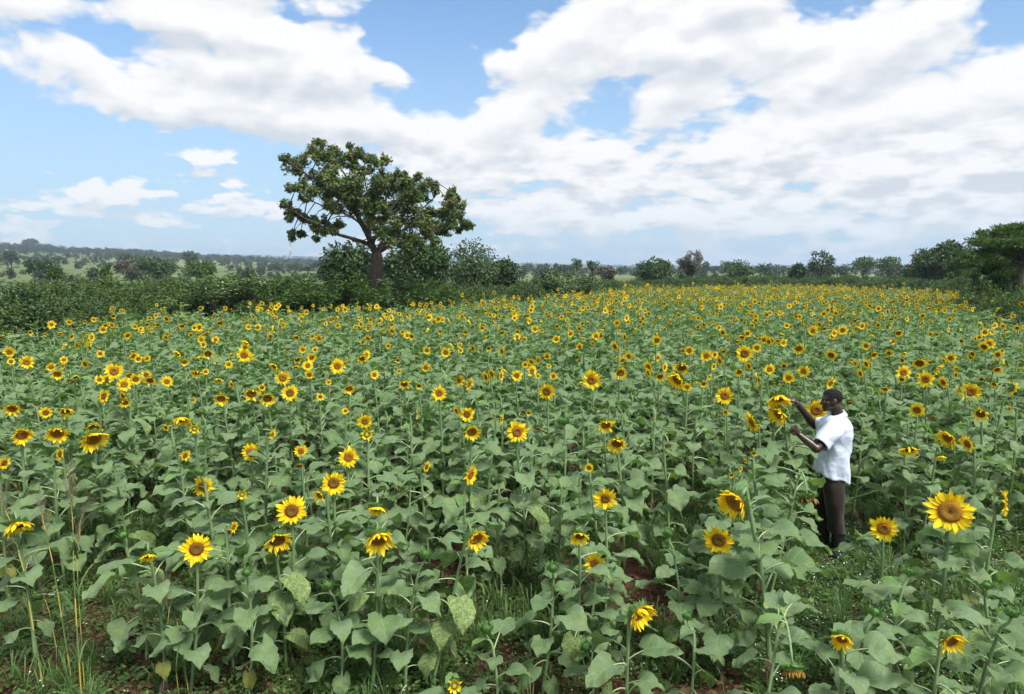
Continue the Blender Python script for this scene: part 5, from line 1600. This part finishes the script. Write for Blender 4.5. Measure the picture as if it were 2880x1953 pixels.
# ------------------------------------------------------------------ far woods and scrub on the plain and the hills
def far_tree_geo(seed, H_=8, W_=7, leaf=.85, n=420, flat=False):
    g = np.random.default_rng(seed); r = random.Random(seed)
    geo = Geo(['foliage_far', 'bark_dark'])
    for i in range(9):
        u = nrm(g.normal(size=3)); c = np.array([u[0] * W_ * .3, u[1] * W_ * .3, H_ * (.58 + .26 * u[2] * (.5 if flat else 1))])
        clump(geo, g, c, (W_ * .2, W_ * .2, H_ * (.09 if flat else .16)), n // 9, leaf, leaf * .6, 0, 1, .1, .4, float(np.clip(.45 + g.normal(0, .2), .1, .9)))
    tube(geo, [(0, 0, -.5), (0, 0, H_ * .6)], [.3, .15], 5, 1, .5, False)
    return geo
far_kinds_t = [far_tree_geo(1), far_tree_geo(2, 9, 6), far_tree_geo(3, 7, 8, flat=True), far_tree_geo(4, 5, 6), far_tree_geo(5, 3, 5, .6, 300)]
pts, rots, scs, idx = [], [], [], []
def put_far(a, r_, k, s):
    x, y = r_ * math.sin(a), r_ * math.cos(a)
    pts.append((x, y, tz(x, y) - .4)); rots.append((0, 0, rng.uniform(0, 6.28))); scs.append((s * rng.uniform(.85, 1.3), s * rng.uniform(.85, 1.3), s)); idx.append(int(k))
for _ in range(2300):               # wooded crest of the near hill
    a = math.radians(rng.uniform(-44, -8)); put_far(a, rng.uniform(880, 1500), rng.integers(0, 4), rng.uniform(.8, 1.35))
for _ in range(380):                # lines of trees and scrub on its slope
    a = math.radians(rng.uniform(-44, -10)); b = rng.choice([420, 560, 700, 800]) + rng.normal(0, 25) + 120 * math.sin(a * 9)
    put_far(a, b, rng.integers(0, 5), rng.uniform(.6, 1.05))
for _ in range(1300):
    a = math.radians(rng.uniform(-46, 2)); put_far(a, rng.uniform(120, 900), 4, rng.uniform(.10, .32))
for _ in range(520):
    a = math.radians(rng.uniform(-46, -4)); put_far(a, rng.uniform(170, 800), 4 if rng.uniform() < .8 else 3, rng.uniform(.25, .8))
for _ in range(2200):               # far blue ridge
    a = math.radians(rng.uniform(-24, 42)); put_far(a, rng.uniform(2500, 3300), rng.integers(0, 4), rng.uniform(1.0, 1.9))
for _ in range(900):                # scattered trees right of the middle
    a = math.radians(rng.uniform(-12, 46)); put_far(a, rng.uniform(190, 1300), rng.integers(0, 5), rng.uniform(.55, 1.0))
scatter_object('woodland', far_kinds_t, pts, rots, scs, idx, 'distant woods and scrub on the plain and the hazy ridges', 'woodland')

# ------------------------------------------------------------------ far house and mast
def flat_mat(name, col, rough=.8):
    m, t, out = material(name); principled(t, out, col, rough, .2)
flat_mat('house_wall', (.45, .40, .34)); flat_mat('house_roof', (.38, .10, .06)); flat_mat('opening', (.03, .03, .035)); flat_mat('mast_red', (.35, .08, .06)); flat_mat('mast_white', (.6, .6, .6))
def box(g, c, s, mat=0):
    x, y, z = c; a, b, h = s[0] / 2, s[1] / 2, s[2] / 2
    V = [(x + i * a, y + j * b, z + k * h) for k in (-1, 1) for j in (-1, 1) for i in (-1, 1)]
    g.add(V, [(0, 2, 3, 1), (4, 5, 7, 6), (0, 1, 5, 4), (2, 6, 7, 3), (0, 4, 6, 2), (1, 3, 7, 5)], None, mat)
hp = at_depth(773, 588, 560); hz = tz(hp.x, hp.y)
house = link_obj('house', None); house.location = (hp.x, hp.y, hz); house.rotation_euler = (0, 0, .3)
tag(house, 'tiny far house with red roof among trees on the left plain', 'house')
g = Geo(['house_wall']); box(g, (0, 0, 1.5), (10, 7, 3.4)); link_obj('wall', g.mesh('wall', False), house)
g = Geo(['house_roof']); g.add([(-5.6, -4.2, 3.1), (5.6, -4.2, 3.1), (5.6, 4.2, 3.1), (-5.6, 4.2, 3.1), (-5.0, 0, 5.6), (5.0, 0, 5.6)], [(0, 1, 5, 4), (2, 3, 4, 5), (1, 2, 5), (3, 0, 4), (3, 2, 1, 0)]); link_obj('roof', g.mesh('roof', False), house)
g = Geo(['opening']); box(g, (0, -3.52, 1.1), (1.0, .06, 2.0)); link_obj('door', g.mesh('door', False), house)
for wx in (-3, 3):
    g = Geo(['opening']); box(g, (wx, -3.52, 1.7), (1.1, .06, 1.0)); link_obj('window', g.mesh('window', False), house)
mp_ = at_depth(659, 575, 1150); mz = tz(mp_.x, mp_.y)
mast = link_obj('radio_mast', None); mast.location = (mp_.x, mp_.y, mz)
tag(mast, 'thin far radio mast on the ridge under the lowest left branch', 'mast')
mh = at_depth(659, 540, 1150).z - mz
for k in range(6):
    g = Geo(['mast_red' if k % 2 == 0 else 'mast_white'])
    z0, z1 = mh * k / 6, mh * (k + 1) / 6
    for (sx, sy) in ((-1, -1), (1, -1), (1, 1), (-1, 1)):
        w0, w1 = 1.1 * (1 - .8 * k / 6), 1.1 * (1 - .8 * (k + 1) / 6)
        tube(g, [(sx * w0, sy * w0, z0), (sx * w1, sy * w1, z1)], [.16, .16], 4, 0, .5, False)
        tube(g, [(sx * w0, sy * w0, z0), (-sx * w1, sy * w1, z1)], [.1, .1], 4, 0, .5, False)
    link_obj('mast_section', g.mesh('mast_section', False), mast)

# ------------------------------------------------------------------ broken stalk lying behind the man
sa = at_height(1905, 1150, .30); sb = at_height(1990, 1114, .62)
g = Geo(['stem'])
mid = sa.lerp(sb, .5) + Vector((0, 0, .02))
st = Vector((sa.x - .25, sa.y - .05, .02))
tube(g, [st - sa, Vector((0, 0, 0)), mid - sa, sb - sa], [.013, .012, .010, .009], 7, 0, .6)
fo = link_obj('broken_stalk', g.mesh('broken_stalk')); fo.location = sa
tag(fo, 'bare broken sunflower stalk leaning right behind the trousers', 'stalk')

# ------------------------------------------------------------------ the man
simple('skin', (.044, .022, .015), (.030, .014, .010), .34, .5, 40, bstr=.12)
simple('hair', (.012, .010, .010), (.006, .005, .005), .8, .25, 260, bstr=.8)
flat_mat('eye_white', (.16, .14, .12), .3)
def cloth(name, c1, c2, weave, bs, rough=.85):
    m, t, out = material(name)
    tc = t.new('ShaderNodeTexCoord')
    n1 = t.noise(tc.outputs['Object'], 9, 5, .6, .6)
    n2 = t.noise(tc.outputs['Object'], weave, 2, .5)
    col = t.mix(n1.outputs['Fac'], c1, c2)
    h = t.math('MULTIPLY_ADD', n2.outputs['Fac'], .06, n1.outputs['Fac'])
    principled(t, out, col, rough, .15, h, bs, .03, .15)
cloth('shirt_cloth', (.53, .61, .76), (.62, .69, .82), 420, .55)
cloth('trouser_cloth', (.019, .014, .011), (.031, .023, .018), 380, .5)
m_, t_, o_ = material('rubber'); principled(t_, o_, (.012, .012, .014), .42, .4)

def ball(g, c, rad, ax=None, mat=0, nu=14, nv=9):
    V, F = [], []
    A = np.eye(3) if ax is None else np.array(ax)      # columns = axes
    for i in range(nv + 1):
        p = PI * i / nv
        for j in range(nu):
            a = 2 * PI * j / nu
            l = np.array([math.sin(p) * math.cos(a) * rad[0], math.sin(p) * math.sin(a) * rad[1], math.cos(p) * rad[2]])
            V.append(np.array(c) + A @ l)
    for i in range(nv):
        for j in range(nu):
            k = (j + 1) % nu
            F.append((i * nu + j, (i + 1) * nu + j, (i + 1) * nu + k, i * nu + k))
    g.add(V, F, None, mat)
def cap(g, p0, p1, r0, r1, sides=14):
    p0 = Vector(p0); p1 = Vector(p1)
    n = 6
    tube(g, [p0.lerp(p1, i / n) for i in range(n + 1)], [r0 + (r1 - r0) * i / n for i in range(n + 1)], sides)
    ball(g, p0, (r0, r0, r0)); ball(g, p1, (r1, r1, r1))

def make_person():
    YC = 7.0
    P = lambda x, y, Y=YC: at_depth_src(x, y, Y)
    org = P(2350, 1560); org.z = 0.0
    root = link_obj('person', None); root.location = org + Vector((-.020, 0, 0))
    tag(root, 'person in pale blue short-sleeved shirt and dark trousers reaching up to a sunflower', 'person')
    L = lambda p: Vector(p) - org
    g = Geo(['skin'])
    # head in its own frame, looking left and slightly down
    f = Vector((-1, .10, -.12)).normalized(); s = f.cross(Vector((0, 0, 1))).normalized(); u = s.cross(f)
    ax = np.array([f, s, u]).T
    hc = L(P(2343, 1125))
    hp = lambda a, b, c: hc + f * a + s * b + u * c
    E = lambda c, r: ball(g, hp(*c), r, ax, 0, 18, 12)
    E((-.014, 0, .024), (.098, .077, .086)); E((.028, 0, -.030), (.066, .062, .078)); E((.046, 0, -.070), (.044, .044, .046)); E((.068, 0, -.098), (.022, .026, .020))
    E((.074, 0, .020), (.020, .048, .016)); E((.080, 0, -.066), (.020, .026, .011)); E((.077, 0, -.079), (.018, .023, .010))
    cap(g, hp(.086, 0, .006), hp(.106, 0, -.030), .009, .014); E((.094, .014, -.034), (.012, .010, .009)); E((.094, -.014, -.034), (.012, .010, .009))
    for sd in (-1, 1):
        E((-.012, sd * .078, -.018), (.020, .010, .034)); E((.045, sd * .045, -.020), (.030, .022, .022))
    neck0 = hp(-.035, 0, -.075); neckb = L(P(2366, 1180))
    cap(g, neck0, neckb, .055, .064)
    # trunk and legs under the clothes
    chest = L(P(2354, 1225)); pel = L(P(2348, 1325))
    ball(g, chest, (.09, .150, .15)); ball(g, pel, (.11, .15, .13)); cap(g, chest, pel, .12, .115)
    nk, fk = L(P(2354, 1430, 6.90)), L(P(2318, 1424, 7.09)); na, fa = L(P(2363, 1548, 6.97)), L(P(2326, 1530, 7.09))
    cap(g, L(P(2350, 1345, 6.91)), nk, .085, .058); cap(g, L(P(2342, 1345, 7.09)), fk, .085, .058); cap(g, nk, na, .055, .038); cap(g, fk, fa, .055, .038)
    # arms
    ns, ne, nw = L(P(2362, 1200, 6.83)), L(P(2303, 1263, 6.72)), L(P(2252, 1222, 6.80))
    fs, fe, fw = L(P(2352, 1190, 7.17)), L(P(2296, 1197, 7.30)), L(P(2249, 1137, 7.22))
    for a, b, c in ((ns, ne, nw), (fs, fe, fw)):
        cap(g, a, b, .058, .043); cap(g, b, b.lerp(c, .35), .043, .044); cap(g, b.lerp(c, .35), c, .044, .028)
    ball(g, ns, (.058, .058, .058)); ball(g, fs, (.058, .058, .058))
    def hand(w, fore, palm_dir, up, curls, spread_dir, thumb):
        """palm block, four fingers of three joints each, thumb from the side near the wrist"""
        palm_dir = palm_dir.normalized(); up = (up - palm_dir * up.dot(palm_dir)).normalized(); side = palm_dir.cross(up).normalized() * spread_dir
        pc = w + palm_dir * .056
        ball(g, pc, (.060, .045, .023), np.array([palm_dir, side, up]).T)
        cap(g, w - palm_dir * .01, w + palm_dir * .03, .027, .026)
        for k, (off, ln) in enumerate(((-.034, .078), (-.011, .090), (.012, .083), (.034, .065))):
            b = w + palm_dir * .092 + side * off
            d = palm_dir.copy(); p = b - palm_dir * .02
            axis = side
            for q, seg in enumerate((.45, .32, .23)):
                c = curls[k] * (.7 if q == 0 else 1.0)
                d = Matrix.Rotation(c, 3, axis) @ d
                e = p + d * ln * seg * 1.25
                cap(g, p, e, .0112 - .0010 * q, .0105 - .0012 * q, 8); p = e
        b = w + palm_dir * .028 - side * .030
        d = (palm_dir * .75 - side * thumb[0] + up * thumb[1]).normalized()
        m = b + d * .042; e = m + (d * .5 + palm_dir * .8 + side * thumb[2] + up * thumb[1]).normalized() * .034
        cap(g, b, m, .0135, .011, 8); cap(g, m, e, .011, .0085, 8)
    # far (raised) hand pinches a petal; near hand is half closed, palm up
    hand(fw, None, L(P(2226, 1114, 7.16)) - fw, Vector((.35, -.45, .8)), (-.50, -.48, -.5, -.55), 1, (.30, -.75, .5))
    hand(nw, None, L(P(2228, 1198, 6.80)) - nw, Vector((-.5, -.75, .5)), (.72, .80, .85, .90), 1, (.35, .75, .6))
    body = link_obj('body', g.mesh('body'), root)
    rm = body.modifiers.new('skin', 'REMESH'); rm.mode = 'VOXEL'; rm.voxel_size = .0055; rm.use_smooth_shade = True
    sm = body.modifiers.new('soft', 'SMOOTH'); sm.factor = .5; sm.iterations = 3
    # eyes, hair
    for sd in (-1, 1):
        e = Geo(['eye_white']); ball(e, hp(.0765, sd * .031, -.003), (.010, .012, .008), ax); link_obj('eye', e.mesh('eye'), root)
    h = Geo(['hair'])
    V, F = [], []
    nu, nv = 28, 12
    for i in range(nv + 1):
        for j in range(nu):
            a = 2 * PI * j / nu
            ca = math.cos(a)                       # +1 = front
            lim = math.radians(62 if ca > .75 else 62 + (118 - 62) * min(1, (.75 - ca) / 1.0))
            if abs(math.sin(a)) > .8 and ca > -.3: lim = math.radians(84 + 10 * max(0, -ca))
            p = lim * i / nv
            l = (math.sin(p) * ca * .1035, math.sin(p) * math.sin(a) * .0825, math.cos(p) * .0915)
            V.append(hp(-.014 + l[0], l[1], .024 + l[2]))
    for i in range(nv):
        for j in range(nu):
            k = (j + 1) % nu
            F.append((i * nu + j, (i + 1) * nu + j, (i + 1) * nu + k, i * nu + k))
    h.add(V, F); link_obj('hair', h.mesh('hair'), root)

    # shirt body: rings from the collar to a curved tail
    ty = np.array([1168, 1175, 1183, 1194, 1215, 1240, 1270, 1300, 1322, 1360]); tf = np.array([2341, 2332, 2325, 2319, 2315, 2313, 2309, 2303, 2299, 2297]); tb = np.array([2378, 2384, 2389, 2391, 2392, 2391, 2389, 2387, 2386, 2387])
    tw = np.array([.066, .115, .175, .215, .214, .198, .188, .184, .184, .186])
    nu, nv = 56, 46
    V, F = [], []
    for i in range(nv + 1):
        q = i / nv
        for j in range(nu):
            th = 2 * PI * j / nu; te = abs((math.degrees(th) + 180) % 360 - 180)
            hem = 1326 + 12 * sstep(20, 80, te) + 18 * sstep(95, 150, te)
            y = 1168 + (hem - 1168) * q ** 1.05
            xf, xb, w = np.interp(y, ty, tf), np.interp(y, ty, tb), np.interp(y, ty, tw)
            c = P((xf + xb) / 2, y); rx = (xb - xf) / 2 * .00374
            ca, sa = math.cos(th), math.sin(th)
            e = .86
            X = -math.copysign(abs(ca) ** e, ca) * rx; Yv = -math.copysign(abs(sa) ** e, sa) * w
            fold = .0045 * math.sin(7 * th + 9 * q + 2.2 * math.sin(4 * q)) * sstep(.15, .8, q) + .006 * math.sin(3 * th - 14 * q) * sstep(.2, .6, q)
            fold += .010 * mnoise.noise(Vector((ca * 2.2, sa * 2.2, q * 5.5))) + .005 * mnoise.noise(Vector((ca * 5, sa * 5, q * 12)))
            fold += .012 * math.sin(11 * th) * sstep(.82, 1, q) * .5
            k = 1 + fold / max(.06, math.hypot(rx * ca, w * sa))
            V.append((c.x - org.x + X * k, c.y - org.y + Yv * k, c.z))
    for i in range(nv):
        for j in range(nu):
            k = (j + 1) % nu
            F.append((i * nu + j, i * nu + k, (i + 1) * nu + k, (i + 1) * nu + j))
    sh = Geo(['shirt_cloth']); sh.add(V, F)
    def sleeve(a, b, r0, r1, seed):
        n, sd = 16, 30
        V, F = [], []
        ax_ = (b - a).normalized(); e1 = ax_.cross(Vector((0, 0, 1))).normalized(); e2 = e1.cross(ax_)
        for i in range(n + 1):
            q = i / n; c = a.lerp(b, q) + Vector((0, 0, .012 * math.sin(q * PI)))
            r0q = r0 + (r1 - r0) * q
            if q < .25: r0q *= .90 + .10 * sstep(0, .25, q)
            for j in range(sd):
                t = 2 * PI * j / sd
                r = r0q * (1 + .05 * math.sin(3 * t + 8 * q + seed) + .16 * mnoise.noise(Vector((math.cos(t) * 1.6, math.sin(t) * 1.6, q * 3 + seed))) + (.03 if .90 < q < .93 else 0))
                V.append(c + e1 * math.cos(t) * r + e2 * math.sin(t) * r)
        for i in range(n):
            for j in range(sd):
                k = (j + 1) % sd
                F.append((i * sd + j, i * sd + k, (i + 1) * sd + k, (i + 1) * sd + j))
        sh.add([tuple(v) for v in V], F)
    sleeve(ns + Vector((.035, .05, .004)), ns.lerp(ne, .84), .104, .080, 1)
    sleeve(fs + Vector((.03, -.06, .0)), fs.lerp(fe, .80), .102, .080, 5)
    shirt = link_obj('shirt', sh.mesh('shirt'), root)
    so = shirt.modifiers.new('thickness', 'SOLIDIFY'); so.thickness = .003; so.offset = -1
    # collar: a stand and a falling flap, open at the throat
    co = Geo(['shirt_cloth']); V, F = [], []; n = 30
    cc = L(P(2361, 1171)); tilt = Matrix.Rotation(-.38, 3, 'Y')
    for i in range(n + 1):
        t = math.radians(26 + (334 - 26) * i / n)
        d = Vector((-math.cos(t), -math.sin(t), 0)); pt = 1 + .9 * (sstep(60, 20, math.degrees(t)) + sstep(300, 340, math.degrees(t)))
        for (rr_, zz) in ((.068, -.010), (.070, .034), (.079, .036), (.090 * (1 + .05 * pt), .000 - .016 * pt)):
            V.append(cc + tilt @ (Vector((d.x * rr_, d.y * rr_ * .98, zz))))
    for i in range(n):
        for k in range(3): F.append((i * 4 + k, (i + 1) * 4 + k, (i + 1) * 4 + k + 1, i * 4 + k + 1))
    co.add([tuple(v) for v in V], F)
    col = link_obj('collar', co.mesh('collar'), shirt)
    so = col.modifiers.new('thickness', 'SOLIDIFY'); so.thickness = .003
    # trousers
    tr = Geo(['trouser_cloth'])
    def leg(path, rad, seed):
        pts = smooth_path(path, 5); n = len(pts); sd = 26
        V, F = [], []
        for i, c in enumerate(pts):
            q = i / (n - 1); r0 = np.interp(q, np.linspace(0, 1, len(rad)), rad)
            for j in range(sd):
                t = 2 * PI * j / sd
                r = r0 * (1 + .05 * math.sin(2 * t + 6 * q + seed) + .10 * mnoise.noise(Vector((math.cos(t) * 1.8, math.sin(t) * 1.8, q * 6 + seed))) + .03 * math.sin(24 * q + seed + t) * sstep(.55, 1, q))
                V.append((c.x + r * math.cos(t), c.y + r * math.sin(t) * .95, c.z + (.012 * math.cos(t - 2.5) if i == n - 1 else 0)))
        for i in range(n - 1):
            for j in range(sd):
                k = (j + 1) % sd
                F.append((i * sd + j, i * sd + k, (i + 1) * sd + k, (i + 1) * sd + j))
        tr.add(V, F)
    leg([L(P(2349, 1332, 6.92)), L(P(2351, 1375, 6.90)), L(P(2353, 1415, 6.89)), L(P(2355, 1455, 6.92)), L(P(2359, 1496, 6.96))], [.092, .098, .098, .092, .086, .088], 1)
    leg([L(P(2343, 1332, 7.08)), L(P(2330, 1375, 7.09)), L(P(2320, 1412, 7.10)), L(P(2316, 1445, 7.10)), L(P(2316, 1478, 7.10))], [.092, .096, .090, .084, .080, .084], 4)
    ball(tr, L(P(2347, 1345)), (.106, .142, .10), None, 0, 24, 12)
    trs = link_obj('trousers', tr.mesh('trousers'), root)
    so = trs.modifiers.new('thickness', 'SOLIDIFY'); so.thickness = .003; so.offset = -1
    # rubber boots
    def boot(top, ank, d, rt, ra):
        b = Geo(['rubber'])
        d = Vector(d).normalized(); sd = Vector((-d.y, d.x, 0))
        pts = [top.lerp(ank, i / 6) for i in range(7)]
        tube(b, pts, [rt * 1.03] + [rt + (ra - rt) * i / 6 for i in range(1, 7)], 18)
        secs = [(-.085, .030, .070, .05), (-.06, .042, .105, 0), (0, .046, .120, 0), (.05, .046, .105, 0), (.10, .052, .082, 0), (.15, .054, .070, 0), (.185, .042, .056, 0), (.20, .018, .040, .01)]
        V, F = [], []; n = 14
        for (o, w, hgt, z0) in secs:
            for j in range(n):
                t = 2 * PI * j / n
                z = max(.004, z0 + hgt * .5 + hgt * .55 * math.sin(t)); z = min(z, hgt + z0)
                V.append(Vector((ank.x, ank.y, 0)) + d * o + sd * w * math.copysign(abs(math.cos(t)) ** .7, math.cos(t)) + Vector((0, 0, z)))
        for i in range(len(secs) - 1):
            for j in range(n):
                k = (j + 1) % n
                F.append((i * n + j, i * n + k, (i + 1) * n + k, (i + 1) * n + j))
        F.append(tuple(range(n))); F.append(tuple(reversed(range((len(secs) - 1) * n, len(secs) * n))))
        b.add([tuple(v) for v in V], F)
        link_obj('boot', b.mesh('boot'), root)
    nt = L(P(2364, 1488, 6.97)); na_ = Vector((nt.x - .004, nt.y + .0, .07)); boot(nt, na_, (-.42, -.9, 0), .072, .058)
    ft = L(P(2317, 1472, 7.10)); fa_ = Vector((ft.x + .03, ft.y, .07)); boot(ft, fa_, (-1, -.22, 0), .074, .058)
make_person()

# ------------------------------------------------------------------ air: thin haze over the whole landscape
m, t, out = material('haze')
pv = t.new('ShaderNodeVolumePrincipled')
pv.inputs['Color'].default_value = (.62, .79, 1.0, 1)
pv.inputs['Density'].default_value = 0.00030
pv.inputs['Anisotropy'].default_value = 0.1
t.link(pv.outputs[0], out.inputs['Volume'])
g = Geo(['haze']); box(g, (0, 0, 38), (9600, 9600, 96))
hz_ = link_obj('haze', g.mesh('haze', False)); tag(hz_, kind='stuff')
